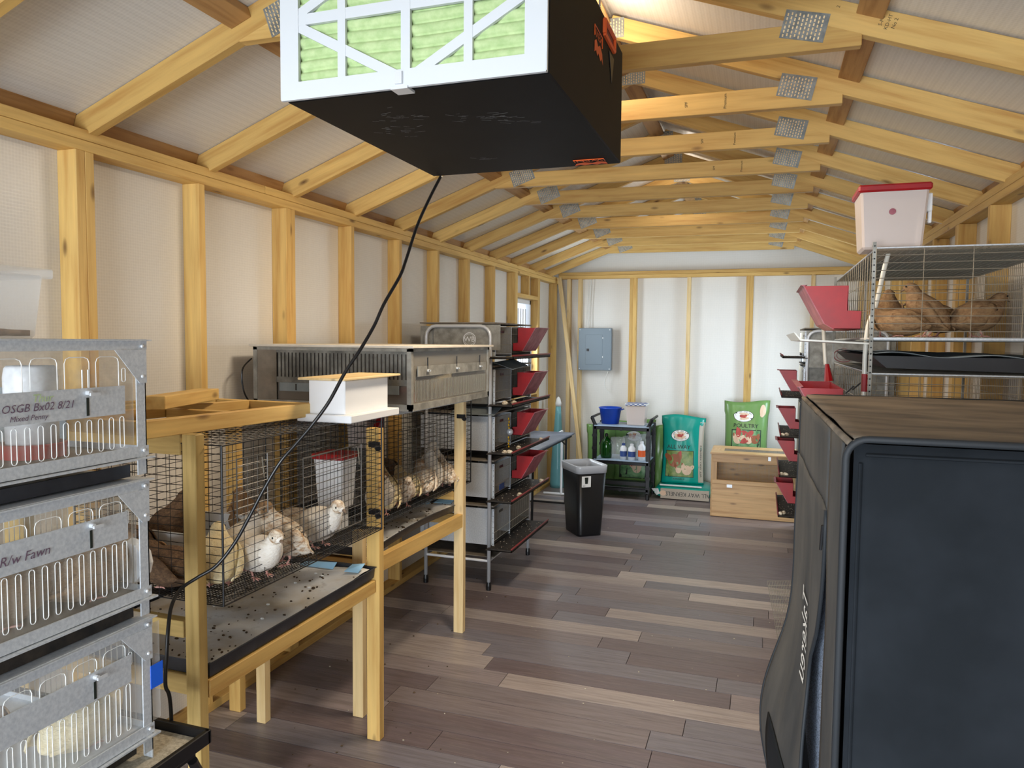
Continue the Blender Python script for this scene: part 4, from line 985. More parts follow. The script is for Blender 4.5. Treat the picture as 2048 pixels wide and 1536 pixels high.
ring(q, (-1.875, 4.5955, 1.70), .043, .047); ring(q, (-1.875, 4.5955, 1.70), .036, .038); q.build('emblem_ring', 'white_plastic', bpan)
text('lettering', 'WB', .05, 'white_plastic', bpan, flat((-1.875, 4.5953, 1.70), (1, 0, 0), (0, 0, 1)))
bp2 = bx('name_panel', (.33, 6.30, 1.50), (.93, 6.304, 1.72), 'galvanized_dusty', R2)
q = MB(); ring(q, (.60, 6.297, 1.60), .048, .054, sx=1.4); ring(q, (.60, 6.297, 1.60), .034, .037, sx=1.4); q.build('emblem_ring', 'maroon', bp2)
MB().prism([(-1.70, 4.60, 1.545), (-1.70, 5.0, 1.56), (-1.60, 5.03, 1.515), (-1.58, 4.64, 1.50)], (0, 0, .004)).build('loose_sheet', 'sheet_grey', R1)
MB().prism([(-2.0, 4.56, 1.195), (-1.68, 4.56, 1.195), (-1.68, 4.70, 1.235), (-2.0, 4.70, 1.235)], (0, 0, .003)).build('loose_sheet', 'sheet_grey', R1)
bx('blue_label', (-1.698, 4.72, .66), (-1.6965, 4.82, .70), 'print_blue', R1)
ch = thing('hanging_thermometer', 'small glass ball on a yellow chain hanging on the third tier wires', 'ornament', (-1.68, 4.86, 1.05))
q = MB()
for i in range(9): q.ell((-1.682+.003*(i % 2), 4.86, 1.145-i*.022 if i < 4 else 1.10-i*.022), (.006, .007, .010), 6, 4)
q.build('chain', 'yellow', ch); MB().ell((-1.672, 4.86, 1.052), (.024, .024, .024), 12, 8).build('glass_ball', 'chrome', ch, smooth=True)
EG = [(-1.62, 4.60, 1.262, 'speckled quail egg on the second tray of the cage rack, nearer one'), (-1.575, 4.66, 1.262, 'speckled quail egg on the second tray of the cage rack, farther one'),
      (-1.60, 4.55, .94, 'speckled quail egg at the near end of the third tray'), (-1.575, 4.575, .94, 'quail egg touching the rail near the end of the third tray'), (-1.58, 4.78, .94, 'quail egg in the middle of the third tray'),
      (-1.56, 5.25, .94, 'quail egg at the far corner of the third tray'), (-1.56, 4.75, .62, 'single quail egg on the fourth tray rail'), (-1.56, 5.28, .62, 'quail egg at the far end of the fourth tray')]
for x, y, z, lb in EG: egg(x, y, z, label=lb, s=1.25, rz=random.random()*3)
for x, y, z, lb in ((.17, 6.27, .94, 'quail egg in the upper tray of the right rack'), (.20, 6.30, .94, 'second quail egg in the upper tray of the right rack'), (.17, 6.28, .62, 'quail egg in the middle tray of the right rack'), (.20, 6.27, .62, 'quail egg beside another in the middle tray of the right rack'), (.17, 6.26, .30, 'quail egg in the lowest tray of the right rack'), (.195, 6.30, .30, 'second quail egg in the lowest tray of the right rack')):
    egg(x, y, z-.002, label=lb, s=1.3, rz=random.random()*3)

# ------------------------------------------------------------ near right wire cage rack
RC = thing('wire_cage_rack', 'silver wire cage rack on the right, buff quail inside its top tier', 'cage rack', (.68, 3.55, 0))
rx0, rx1, ry0, ry1 = .365, .985, 2.85, 4.30
for x, y in ((rx0-.008, ry0-.008), (rx1-.01, ry0), (rx0-.008, ry1), (rx1-.01, ry1)):
    q = MB().box((x-.0055, y-.006, 0), (x+.0055, y+.006, 2.05)); po = q.build('post', 'galvanized_dusty', RC)
q = MB(); z = .1
while z < 2.04: q.ell((rx0-.0135, ry0-.008, z), (.001, .003, .003), 6, 4).ell((rx0-.008, ry0-.0142, z), (.003, .001, .003), 6, 4); z += .022
q.build('post_holes', 'dark_metal', RC, kind='stuff')
for z0, z1 in ((1.715, 2.03), (1.27, 1.592)):
    wire_panel('front_panel', RC, (rx0, ry0, z0), (1, 0, 0), rx1-rx0, .148, (0, 0, 1), z1-z0, .0263, .0014, 'wire_bright')
    wire_panel('back_panel', RC, (rx0, ry1, z0), (1, 0, 0), rx1-rx0, .052, (0, 0, 1), z1-z0, .052, .0014, 'wire_bright')
    wire_panel('side_panel', RC, (rx0, ry0, z0), (0, 1, 0), ry1-ry0, .0725, (0, 0, 1), z1-z0, .105, .0013, 'wire_bright')
    wire_panel('side_panel', RC, (rx1, ry0, z0), (0, 1, 0), ry1-ry0, .0251, (0, 0, 1), z1-z0, .105, .0013, 'wire_bright')
    wire_panel('floor_panel', RC, (rx0, ry0, z0+.003), (1, 0, 0), rx1-rx0, .0127, (0, 1, 0), ry1-ry0, .0254, .001, 'wire_bright')
    wire_panel('top_panel', RC, (rx0, ry0, z1), (1, 0, 0), rx1-rx0, .0254, (0, 1, 0), ry1-ry0, .0254, .0012, 'wire_bright')
    MB().tube([(rx0-.01, ry0, z0), (rx1, ry0, z0)], .006, 6).tube([(rx0, ry0, z0), (rx0, ry1, z0)], .005, 6).tube([(rx0, ry0, z1), (rx1, ry0, z1)], .003, 6).tube([(rx0, ry0, z1), (rx0, ry1, z1)], .003, 6).build('edge_rail', 'galvanized', RC)
bx('cover_sheet', (rx0+.01, ry0+.12, 2.034), (rx1, ry1, 2.037), 'sheet_grey', RC)
bx('drip_sheet', (rx0-.02, ry0+.08, 1.708), (rx1, ry1-.1, 1.7115), 'sheet_grey', RC)
t = thing('dropping_tray', 'black tray with a sagging grey sheet between the tiers of the right wire rack', 'tray', (.68, 3.5, 1.6))
MB().prism([(rx0+.0, ry0+.03, 1.655), (rx0+.05, ry0+.03, 1.612), (rx1, ry0+.03, 1.600), (rx1, ry0+.03, 1.650)], (0, ry1-ry0-.1, 0)).build('tray_pan', 'black_matte', t)
l = MB(); vs = []
for i in range(15):
    for j in range(25):
        x = rx0+.01+(rx1-rx0-.01)*j/24; y = ry0+.02+(ry1-ry0-.12)*i/14; vs.append((x, y, 1.662+.006*math.sin(j*.55+i*.2)+.004*noise.noise(Vector((x*8, y*6, 1)))-.012*(j/24)))
l.add(vs, [(i*25+j, i*25+j+1, (i+1)*25+j+1, (i+1)*25+j) for i in range(14) for j in range(24)]).build('liner', 'sheet_grey', t, smooth=True, solid=.002)
# egg ramp
er = MB().prism([(rx0, 2.88, 1.700), (.13, 2.88, 1.712), (.11, 2.88, 1.735), (.105, 2.88, 1.735), (.128, 2.88, 1.706), (rx0, 2.88, 1.694)], (0, .95, 0)).build('egg_ramp', 'tube_clear', RC)
def big_feeder(y0, y1, zt_, lb):
    """large wedge feeder on the aisle side of the right wire rack"""
    xf = rx0
    P = [(.215, .0), (.055, .0), (.050, -.098), (.004, -.10), (.006, -.172), (.10, -.172), (.135, -.150)]
    pts = [(xf-a, y0, zt_+b2) for a, b2 in P]; pts2 = [(xf-a, y1, zt_+b2) for a, b2 in P]
    f = MB().prism(pts, (0, .004, 0)).prism(pts2, (0, -.004, 0)).box((xf-.055, y0, zt_), (xf-.052, y1, zt_-.098)).box((xf-.10, y0, zt_-.172), (xf-.006, y1, zt_-.169))
    fd = f.build('feeder', 'red_plastic', RC)
    a, b2, c = [Vector((xf-P[i][0], y0, zt_+P[i][1])) for i in (0, 6, 5)]; n = Vector((-.004, 0, 0))
    MB().prism([a, a+n, b2+n, b2], (0, y1-y0, 0)).prism([b2, b2+n, c+n, c], (0, y1-y0, 0)).prism([a+n, a, a+Vector((.012, 0, .006)), a+Vector((-.014, 0, .004))], (0, y1-y0, 0)).build('feeder_front', 'red_dusty', fd)
big_feeder(3.18, 3.62, 1.925, '')
big_feeder(3.25, 3.85, 1.512, '')
tb = thing('water_line', 'clear water tube with red connectors hanging down the right wire rack', 'tube', (.36, 2.83, 1.8))
MB().tube(smooth_path([unproj(1781, 492, 2.72), unproj(1768, 540, 2.72), unproj(1752, 610, 2.72), unproj(1737, 650, 2.72), unproj(1731, 700, 2.72), unproj(1729, 750, 2.72), unproj(1726, 830, 2.72)]), .0085, 8).build('hose', 'tube_clear', tb, smooth=True)
a = unproj(1731, 748, 2.715); MB().tube([a, a+Vector((0, 0, -.065))], .013, 8).build('connector', 'red_plastic', tb)
a = unproj(1646, 640, 3.9); b2 = unproj(1651, 730, 3.9); MB().tube(smooth_path([a, (a+b2)/2, b2]), .010, 8).build('hose', 'tube_clear', tb, smooth=True)
a = unproj(1654, 728, 3.88); MB().tube([a, a+Vector((0.012, 0, -.09))], .01, 8, True, [.010, .024]).build('connector', 'red_plastic', tb)
for u, v in ((1722, 765), (1708, 772)):
    a = unproj(u, v, 2.9); MB().tube([a, a+Vector((-.03, 0, -.03))], .003, 6).build('cup_arm', 'cable_black', tb)
bk = thing('storage_bucket', 'square translucent bucket with red lid standing on the right wire rack', 'bucket', (.43, 3.02, 2.04))
MB().taper(.315, .535, 2.92, 3.12, 2.036, 2.245, .014).build('bucket_body', 'milky', bk, bev=.008)
MB().box((.307, 2.912, 2.236), (.543, 3.128, 2.262)).build('lid', 'red_plastic', bk, bev=.006)
MB().tube([(.42, 2.9185, 2.165), (.42, 2.924, 2.165)], .011, 16).build('hole_plug', 'red_dusty', bk)
MB().box((.537, 2.98, 2.17), (.556, 3.02, 2.235)).box((.545, 2.99, 2.13), (.557, 3.01, 2.18)).build('handle_clip', 'white_plastic', bk, bev=.003)
for lb, x, y, h, s, ps in (('buff quail crouched low at the aisle end of the right wire cage', .475, 2.98, 2.7, .98, 'low'), ('buff quail standing with raised head, second from the aisle in the right wire cage', .570, 3.10, 2.6, 1.12, 'upright'),
                           ('dark buff quail pressed into the back corner behind the crouched one', .46, 3.22, 1.4, 1.05, 'upright'), ('buff quail with only its head showing in the middle of the group', .655, 3.34, 2.9, 1.1, 'stand'),
                           ('buff quail turned away with its rump to the right of the group', .745, 3.12, .5, 1.15, 'stand')):
    bird(lb, (x, y, 1.722), h, 'feather_buff', None, s, ps)
wp = MB().grid((.04, 2.95, .78), (.5, .2, 0), .3, .012, (.12, .1, -.62), .42, .03, .0012).build('loose_grid', 'wire_bright', label='loose silver wire grid poking out behind the black fabric cabinet', cat='grid')

# ------------------------------------------------------------ black fabric cabinet
TN = thing('fabric_cabinet', 'tall black fabric cabinet with a half unzipped side door at the right edge', 'cabinet', (.55, 1.87, 0))
ty0, ty1, tx0f, tx0r, tx1, tz = 1.37, 2.42, .140, .118, .985, 1.536
def panel_grid(fn, nu, nv): 
    vs = [fn(i/nu, j/nv) for j in range(nv+1) for i in range(nu+1)]
    return vs, [(j*(nu+1)+i, j*(nu+1)+i+1, (j+1)*(nu+1)+i+1, (j+1)*(nu+1)+i) for j in range(nv) for i in range(nu)]
def nz(a, b2, c, s): return noise.noise(Vector((a, b2, c)))*s
def sidex(y): return tx0f+(tx0r-tx0f)*(y-ty0)/(ty1-ty0)
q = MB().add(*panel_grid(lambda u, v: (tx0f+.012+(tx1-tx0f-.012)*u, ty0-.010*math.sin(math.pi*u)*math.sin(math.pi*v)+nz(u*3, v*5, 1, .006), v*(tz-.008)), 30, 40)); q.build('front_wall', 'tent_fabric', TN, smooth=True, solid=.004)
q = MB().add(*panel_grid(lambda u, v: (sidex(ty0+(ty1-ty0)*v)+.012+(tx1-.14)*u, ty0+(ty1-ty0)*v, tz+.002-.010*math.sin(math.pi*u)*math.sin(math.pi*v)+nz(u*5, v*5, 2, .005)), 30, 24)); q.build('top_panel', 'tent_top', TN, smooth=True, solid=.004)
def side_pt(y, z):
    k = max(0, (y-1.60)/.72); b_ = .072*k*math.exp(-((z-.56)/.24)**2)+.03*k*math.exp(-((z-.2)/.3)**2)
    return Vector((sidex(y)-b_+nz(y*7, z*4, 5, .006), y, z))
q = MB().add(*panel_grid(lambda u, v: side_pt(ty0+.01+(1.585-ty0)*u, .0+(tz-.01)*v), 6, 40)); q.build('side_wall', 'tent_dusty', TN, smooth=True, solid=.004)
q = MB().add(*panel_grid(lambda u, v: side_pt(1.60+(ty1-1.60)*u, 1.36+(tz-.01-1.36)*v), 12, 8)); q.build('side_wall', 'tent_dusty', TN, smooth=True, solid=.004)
def door_edge(z): return 1.600+.19*max(0, min(1, (1.30-z)/.35))*(1+.3*math.sin(z*9))
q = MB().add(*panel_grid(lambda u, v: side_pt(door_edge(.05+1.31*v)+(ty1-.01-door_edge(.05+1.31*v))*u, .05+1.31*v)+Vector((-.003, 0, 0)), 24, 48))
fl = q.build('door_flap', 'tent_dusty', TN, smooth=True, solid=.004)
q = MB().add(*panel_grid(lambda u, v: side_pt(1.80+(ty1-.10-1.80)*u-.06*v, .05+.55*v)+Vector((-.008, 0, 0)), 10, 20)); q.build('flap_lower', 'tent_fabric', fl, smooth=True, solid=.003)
MB().tube([side_pt(door_edge(.05+1.31*k/30), .05+1.31*k/30)+Vector((-.004, 0, 0)) for k in range(31)], .0045, 6).build('zip_seam', 'seam', fl, smooth=True)
MB().tube([side_pt(ty1-.01, .05+1.31*k/30)+Vector((-.004, 0, 0)) for k in range(31)], .0055, 6).build('flap_seam', 'seam', fl, smooth=True)
bx('mesh_window', (.150, 1.56, .55), (.153, 2.3, 1.33), 'tent_mesh', TN)
bx('dark_interior_sheet', (.17, ty0+.03, .02), (.175, ty1-.02, tz-.03), 'black_matte', TN)  # black sheet added for the shade inside, behind the door gap
bx('back_wall', (tx0r+.01, ty1-.004, 0), (tx1, ty1, tz-.01), 'black_matte', TN); bx('far_side_wall', (tx1-.004, ty0, 0), (tx1, ty1, tz-.01), 'black_matte', TN)
def piping(P, nm='piping'): MB().tube(smooth_path(P), .0065, 8).build(nm, 'seam', TN, smooth=True)
def corner_path(x0, y):
    r_ = .035
    return [(x0, y, 0), (x0, y, tz-r_)]+[(x0+r_*(1-math.cos(a*math.pi/12)), y, tz-r_+r_*math.sin(a*math.pi/12)) for a in range(1, 7)]+[(tx1, y, tz)]
for x0, y in ((tx0f, ty0), (tx0r, ty1)): MB().tube(corner_path(x0, y), .0065, 8).build('piping', 'seam', TN, smooth=True)
MB().tube([(tx0f+.004, ty0, tz-.006), (tx0r+.004, ty1, tz-.006)], .006, 8).build('piping', 'tent_top', TN, smooth=True)
MB().tube([(tx0f+.022, ty0-.006, .0), (tx0f+.022, ty0-.008, tz-.04)], .003, 6).tube([(tx0f+.03, ty0-.008, tz-.026), (tx1, ty0-.008, tz-.022)], .003, 6).build('front_seam', 'tent_fabric', TN)
MB().tube([side_pt(1.615, 1.325)+Vector((-.008, 0, 0)), side_pt(1.63, 1.27)+Vector((-.010, 0, 0))], .003, 6).build('zip_pull', 'dark_metal', fl)
vs, fs = text_mesh('Takereu', .082, 'print_white')
MB().add([side_pt(1.965+v.y*1.9, 1.0-.02-v.x*.82-.02)+Vector((-.009, 0, 0)) for v in vs], [f[::-1] for f in fs]).build('lettering', 'print_white', fl)
MB().lathe((.345, ty0+.045, tz+.0), [(.001, 0), (.035, 0), (.035, .003), (.001, .003)], 20).build('white_disc', 'white_plastic', TN)

# ------------------------------------------------------------ far end of the room
bx0_ = thing('electrical_panel', 'grey electrical breaker panel mounted between studs on the back wall', 'electrical panel', (-1.86, 8.46, 1.35))
MB().box((-2.055, 8.425, 1.352), (-1.667, 8.489, 1.845)).build('panel_box', 'panel_grey', bx0_, bev=.004)
pd = MB().box((-1.97, 8.421, 1.42), (-1.77, 8.426, 1.77)).build('panel_door', 'panel_grey', bx0_, bev=.002)
bx('latch', (-1.955, 8.417, 1.575), (-1.925, 8.422, 1.605), 'dark_metal', pd)
for x in (-2.04, -1.685):
    for z in (1.37, 1.825): MB().ell((x, 8.424, z), (.006, .003, .006), 8, 6).build('screw', 'white_plastic', bx0_)
for z in (1.50, 1.72): bx('hinge', (-1.769, 8.420, z), (-1.762, 8.424, z+.02), 'white_plastic', pd)
MB().tube(smooth_path([(-1.70, 8.46, 1.352), (-1.735, 8.46, 1.26), (-1.745, 8.46, 1.18), (-1.72, 8.46, 1.12), (-1.67, 8.45, 1.085)]), .0035, 6).build('wire_tail', 'cable_white', bx0_)
MB().tube(smooth_path([(-1.955, 8.47, 1.845), (-1.945, 8.50, 2.1), (-1.93, 8.50, 2.4)]), .005, 6).tube(smooth_path([(-1.985, 8.47, 1.845), (-1.97, 8.50, 2.1), (-1.965, 8.50, 2.4)]), .004, 6).build('feed_cable', 'cable_white', bx0_)
board('leaning_board', (-2.285, 8.385, 2.43), (-1.90, 8.16, .02), .042, .036, 'pine_pale', None, side=(1, 0, 0), label='long thin pine board leaning diagonally in the back left corner', cat='board')
tr_ = thing('plastic_roll', 'tall tapered clear teal plastic roll standing in the back left corner', 'roll', (-2.22, 8.15, 0))
MB().lathe((-2.215, 8.15, 0), [(.085, 0), (.088, .05), (.075, .3), (.055, .6), (.036, .85), (.03, .95)], 18).build('roll_body', 'jug_teal', tr_, smooth=True)
MB().lathe((-2.215, 8.15, .94), [(.033, 0), (.036, .04), (.022, .09), (.006, .11)], 14).build('crumpled_top', 'edge_plastic', tr_, smooth=True)
ft = thing('folding_table', 'grey folding table behind the metal cage rack in the back left corner', 'table', (-2.05, 6.7, 0))
MB().box((-2.32, 6.0, .715), (-1.845, 7.45, .735)).build('table_top', 'table_grey', ft, bev=.006)
MB().box((-2.31, 6.02, .690), (-1.87, 7.43, .716)).build('table_rim', 'dark_metal', ft)
for y in (5.88+.25, 7.28):
    for x in (-1.89, -2.26):
        MB().tube([(x, y, .70), (x, y-.02, .02)], .011, 8).build('leg', 'dark_metal' if x > -2 else 'chrome', ft)
    MB().tube([(-2.27, y-.02, .02), (-1.88, y-.02, .02)], .011, 8).tube([(-1.89, y, .62), (-1.89, y+(.18 if y < 7 else -.22), .70)], .007, 6).build('leg_brace', 'dark_metal', ft)
MB().tube([(-2.05, 7.7, .72), (-2.05, 7.7, .02)], .013, 8).build('leg', 'white_plastic', ft); MB().tube([(-2.25, 7.7, .02), (-1.88, 7.7, .02)], .012, 8).build('leg_foot', 'white_plastic', ft)
bx('support_rail', (-2.06, 7.3, .70), (-2.04, 7.72, .716), 'white_plastic', ft)

# waste bin (turned about 35 degrees)
BN = thing('waste_bin', 'black tapered waste bin with a silver liner rim on the open floor', 'bin', (-1.47, 6.30, 0), .66, world=False)
def rrect(w, d, r, z, n=5):
    P = []
    for sx, sy, a0 in ((1, 1, 0), (-1, 1, 90), (-1, -1, 180), (1, -1, 270)):
        for k in range(n+1):
            a = math.radians(a0+90*k/n); P.append((sx*(w/2-r)+r*math.cos(a), sy*(d/2-r)+r*math.sin(a), z))
    return P
def shell(levels):
    n = len(levels[0]); vs = [p for l in levels for p in l]; fs = []
    for i in range(len(levels)-1):
        for k in range(n): a = i*n+k; b2 = i*n+(k+1) % n; fs.append((a, b2, b2+n, a+n))
    return MB().add(vs, fs)
q = shell([rrect(.22, .30, .035, .0), rrect(.225, .305, .04, .02), rrect(.285, .375, .045, .60)]); q.add(rrect(.22, .30, .035, .001), [tuple(range(24))[::-1]]); q.build('bin_body', 'black_plastic', BN, smooth=True, solid=.004)
shell([rrect(.287, .377, .045, .555), rrect(.296, .386, .048, .60), rrect(.300, .390, .05, .618), rrect(.288, .376, .045, .622), rrect(.27, .36, .04, .57), rrect(.24, .32, .04, .30)]).build('bin_liner', 'bin_liner', BN, smooth=True, solid=.002)
bl = MB().add([(-.105, -.1875, .44), (-.02, -.1875, .44), (-.02, -.1895, .535), (-.105, -.1895, .535)], [(0, 1, 2, 3)]).build('bin_label', 'print_white', BN)
MB().add([(-.075, -.1905, .47), (-.05, -.1905, .47), (-.045, -.1915, .525), (-.08, -.1915, .525)], [(0, 1, 2, 3)]).build('label_picture', 'print_dark', bl)
text('lettering', 'BIN', .014, 'print_dark', bl, lambda x, y: Vector((-.085+x, -.1895, .452+y)))

# service cart
CT = thing('service_cart', 'black three-shelf service cart with grey shelf tops against the back wall', 'cart', (-1.41, 8.0, 0))
kx0, kx1, ky0, ky1 = -1.705, -1.125, 7.80, 8.18
for x in (kx0, kx1):
    for y in (ky0, ky1):
        MB().box((x-.022, y-.02, .07), (x+.022, y+.02, .80)).build('post', 'black_plastic', CT, bev=.004)
        MB().lathe((x, y, .0), [(.012, 0), (.02, .005), (.02, .06), (.01, .075)], 10).build('castor', 'black_plastic', CT)
        for z in (.33, .52, .66, .22): MB().box((x-.027, y-.024, z), (x+.027, y-.014, z+.03)).build('post_clip', 'dark_metal', CT)
    sg = -1 if x < -1.4 else 1
    MB().tube([(x, ky0, .79), (x+sg*.035, ky0-.005, .87)], .020, 8).build('handle_bracket', 'black_plastic', CT); MB().tube([(x+sg*.035, ky0, .87), (x+sg*.035, ky1, .87)], .014, 8).build('handle', 'dark_metal', CT)
for z, m_ in ((.775, 'cart_shelf'), (.405, 'cart_shelf'), (.12, 'black_plastic')):
    sh = MB().box((kx0-.01, ky0-.02, z-.035), (kx1+.01, ky1+.02, z)).build('shelf', 'dark_metal' if z > .2 else 'black_plastic', CT, bev=.004)
    MB().box((kx0-.005, ky0-.028, z+.001), (kx1+.005, ky1+.015, z+.012)).build('shelf_top', m_, sh, bev=.003)
    MB().tube([(-1.415, ky0-.03, z-.02), (-1.415, ky0-.036, z-.02)], .02, 12).build('hub', 'dark_metal', sh)
bx('skirt', (kx0, ky0-.01, .15), (kx1, ky0, .19), 'dark_metal', CT)
tubz = .788
tb_ = thing('blue_tub', 'round blue plastic tub on the top shelf of the service cart', 'tub', (-1.58, 7.98, tubz))
MB().lathe((-1.575, 7.98, tubz), [(.001, .002), (.095, .002), (.12, .165), (.128, .17), (.128, .18), (.117, .18), (.092, .012), (.001, .012)], 28, False).build('tub_wall', 'blue_tub', tb_, smooth=True)
MB().tube([(-1.46, 7.96, tubz+.155), (-1.435, 7.96, tubz+.162), (-1.43, 8.0, tubz+.162), (-1.46, 8.0, tubz+.155)], .008, 6).build('handle', 'blue_tub', tb_)
cb = thing('storage_bin', 'clear tapered bin with a blue checkered lid on the service cart', 'bin', (-1.29, 7.98, tubz))
MB().taper(-1.385, -1.175, 7.88, 8.07, tubz, tubz+.215, .012).build('bin_wall', 'milky', cb, bev=.006)
MB().box((-1.395, 7.87, tubz+.215), (-1.165, 8.08, tubz+.235)).build('lid', 'print_white', cb, bev=.003)
q = MB()
for i in range(9):
    for j in range(2):
        if (i+j) % 2 == 0: q.box((-1.392+i*.025, 7.8685, tubz+.216+j*.009), (-1.367+i*.025, 7.8695, tubz+.225+j*.009))
for i in range(9):
    for j in range(8):
        if (i+j) % 2 == 0: q.box((-1.392+i*.025, 7.872+j*.025, tubz+.235), (-1.367+i*.025, 7.897+j*.025, tubz+.236))
q.build('checker_print', 'print_blue', cb, kind='stuff')
zz = .417
gj = thing('green_bottle', 'green glass jug with a black cap on the middle cart shelf', 'bottle', (-1.62, 7.92, zz))
MB().lathe((-1.60, 7.92, zz), [(.001, .0), (.060, .0), (.064, .02), (.064, .15), (.05, .19), (.022, .22), (.018, .235)], 20, False).build('jug', 'green_glass', gj, smooth=True)
MB().lathe((-1.60, 7.92, zz+.233), [(.018, 0), (.018, .03), (.006, .035)], 12).build('cap', 'black_plastic', gj)
MB().tube(smooth_path([(-1.585, 7.905, zz+.225), (-1.55, 7.905, zz+.20), (-1.52, 7.905, zz+.15)]), .004, 6).build('spray_trigger', 'black_plastic', gj)
def pouch(label, x, y, z, w, h, d, mat, name='bag', cat='bag'):
    t = thing(name, label, cat, (x, y, z)); q = MB(); vs = []; N, Mv = 12, 12
    for s_ in (-1, 1):
        for j in range(Mv+1):
            for i in range(N+1):
                u = i/N*2-1; v = j/Mv; th = d/2*math.sqrt(max(0, 1-u**4))*max(0, 1-(v*1.0)**3)**.6*(1 if v > .02 else .9)
                ww = w/2*(1-.08*math.sin(v*7+x*9)*v); vs.append((x+u*ww, y+s_*(th+.002)+nz(u*3+x, v*4, s_, .010)*min(1, v*4), z+v*h*(1-.05*u*u)+nz(u*2, x*5, 1, .012)*v))
    k = (N+1)*(Mv+1)
    for s_ in (0, 1):
        for j in range(Mv):
            for i in range(N):
                a = s_*k+j*(N+1)+i; f = (a, a+1, a+N+2, a+N+1); q.f.append(f if s_ == 0 else f[::-1])
    q.v = [Vector(p) for p in vs]; q.build('bag_film', mat, t, smooth=True)
    return t
def bottle(label, x, y, z, r, h, body, cap, band, name='bottle'):
    t = thing(name, label, 'bottle', (x, y, z))
    MB().lathe((x, y, z), [(.001, 0), (r, 0), (r, h*.75), (r*.45, h*.9), (r*.4, h*.92)], 16, False).build('bottle_body', body, t, smooth=True)
    MB().lathe((x, y, z+h*.9), [(r*.5, 0), (r*.5, h*.12), (r*.3, h*.14)], 12).build('cap', cap, t)
    MB().lathe((x, y, z+h*.2), [(r+.0008, 0), (r+.0008, h*.35)], 16, False).build('label_band', band, t)
    return t
bottle('white bottle with a blue band on the middle cart shelf, left of its twin', -1.40, 7.86, zz, .036, .17, 'white_plastic', 'print_blue', 'print_blue')
bottle('white bottle with a blue band on the middle cart shelf beside the orange one', -1.31, 7.86, zz, .040, .17, 'white_plastic', 'white_plastic', 'print_blue')
bottle('white bottle with an orange and yellow label at the right of the middle shelf', -1.205, 7.87, zz, .040, .20, 'white_plastic', 'white_plastic', 'orange')
pouch('crumpled clear bag with blue print beside the green jug', -1.47, 7.90, zz, .15, .24, .09, 'bag_film')
pouch('clear bag of grain leaning behind the bottles on the middle shelf', -1.33, 7.99, zz, .22, .25, .10, 'bag_film')
pouch('clear bag at the right end of the middle cart shelf', -1.20, 8.01, zz, .16, .27, .08, 'bag_film')

# printed feed bags
def feed_bag(label, base_, w, h, d, film, lean=0.0, rz=0.0, kind_='full', pinch=.9, flat_bag=False):
    t = thing('feed_bag', label, 'feed bag', base_)
    R_ = Matrix.Rotation(rz, 4, 'Z') @ Matrix.Rotation(lean, 4, 'X'); B0 = Vector(base_)
    def th(u, v): return d/2*max(0, 1-abs(u)**3.2)**.5*(max(0, math.sin(math.pi*min(1, v*pinch+.06)))**.42)
    def S_(u, v, s_=-1, off=0):
        x = u*w/2*(1-.05*math.sin(v*math.pi)+.04*(v > .86)); wr = .008*noise.noise(Vector((u*2.5, v*4, w*9)))*1.0+.005*noise.noise(Vector((u*7, v*6, 2)))
        p = Vector((x, s_*(th(u, v)+off)+wr, v*h+.02*math.sin(u*2.4+base_[0]*5)*max(0, v-.8)*4))
        return B0+(R_ @ p)
    S_.asp = (w/2)/h
    q = MB(); N, Mv = 20, 28; vs = [S_(i/N*2-1, j/Mv, s_) for s_ in (-1, 1) for j in range(Mv+1) for i in range(N+1)]; k = (N+1)*(Mv+1)
    for s_ in (0, 1):
        for j in range(Mv):
            for i in range(N):
                a = s_*k+j*(N+1)+i; f = (a, a+1, a+N+2, a+N+1); q.f.append(f if s_ == 0 else f[::-1])
    q.v = vs; bg_ = q.build('bag_body', film, t, smooth=True, solid=.001)
    return t, S_
def patch(parent, S_, u0, u1, v0, v1, mat, name, off=.002, n=10, shape=None):
    q = MB(); vs = [S_(u0+(u1-u0)*i/n, v0+(v1-v0)*j/n, -1, off) for j in range(n+1) for i in range(n+1)]
    q.add(vs, [(j*(n+1)+i, j*(n+1)+i+1, (j+1)*(n+1)+i+1, (j+1)*(n+1)+i) for j in range(n) for i in range(n)]); return q.build(name, mat, parent, smooth=True)
def disc(parent, S_, cu, cv, ru, rv, mat, name, off=.003, n=24, rot=0.0):
    vs = [S_(cu, cv, -1, off)]+[S_(cu+ru*math.cos(a)*math.cos(rot)-rv/S_.asp*math.sin(a)*math.sin(rot), cv+rv*math.sin(a)*math.cos(rot)+ru*S_.asp*math.cos(a)*math.sin(rot), -1, off) for a in [2*math.pi*k/n for k in range(n)]]
    return MB().add(vs, [(0, 1+k, 1+(k+1) % n) for k in range(n)]).build(name, mat, parent)
def btext(parent, S_, txt, size, cu, cv, sx, sv, mat='print_dark', off=.0035):
    vs, fs = text_mesh(txt, 1.0, mat); return MB().add([S_(cu+v.x*size*sx, cv+v.y*size*sv, -1, off) for v in vs], fs).build('lettering', mat, parent)
def ring_text(parent, S_, txt, cu, cv, ru, rv, size, a0, a1, mat='print_dark', flip=False, asp=.3):
    q = MB(); n = len(txt)
    for i, chh in enumerate(txt):
        if chh == ' ': continue
        a = a0+(a1-a0)*i/max(1, n-1); vs, fs = text_mesh(chh, 1.0, mat); rr = -a+math.pi/2; up_ = -1 if flip else 1
        ca, sa = math.cos(a), math.sin(a)
        def mp(v):
            # tangent / radial frame
            tx, tz_ = (sa, -ca) if not flip else (-sa, ca); nx_, nz_ = (ca, sa) if not flip else (-ca, -sa)
            return (cu+ru*ca+(v.x*tx+v.y*nx_)*size, cv+rv*sa+(v.x*tz_+v.y*nz_)*size*asp)
        q.add([S_(*mp(v), -1, .0045) for v in vs], fs)
    return q.build('lettering', mat, parent)
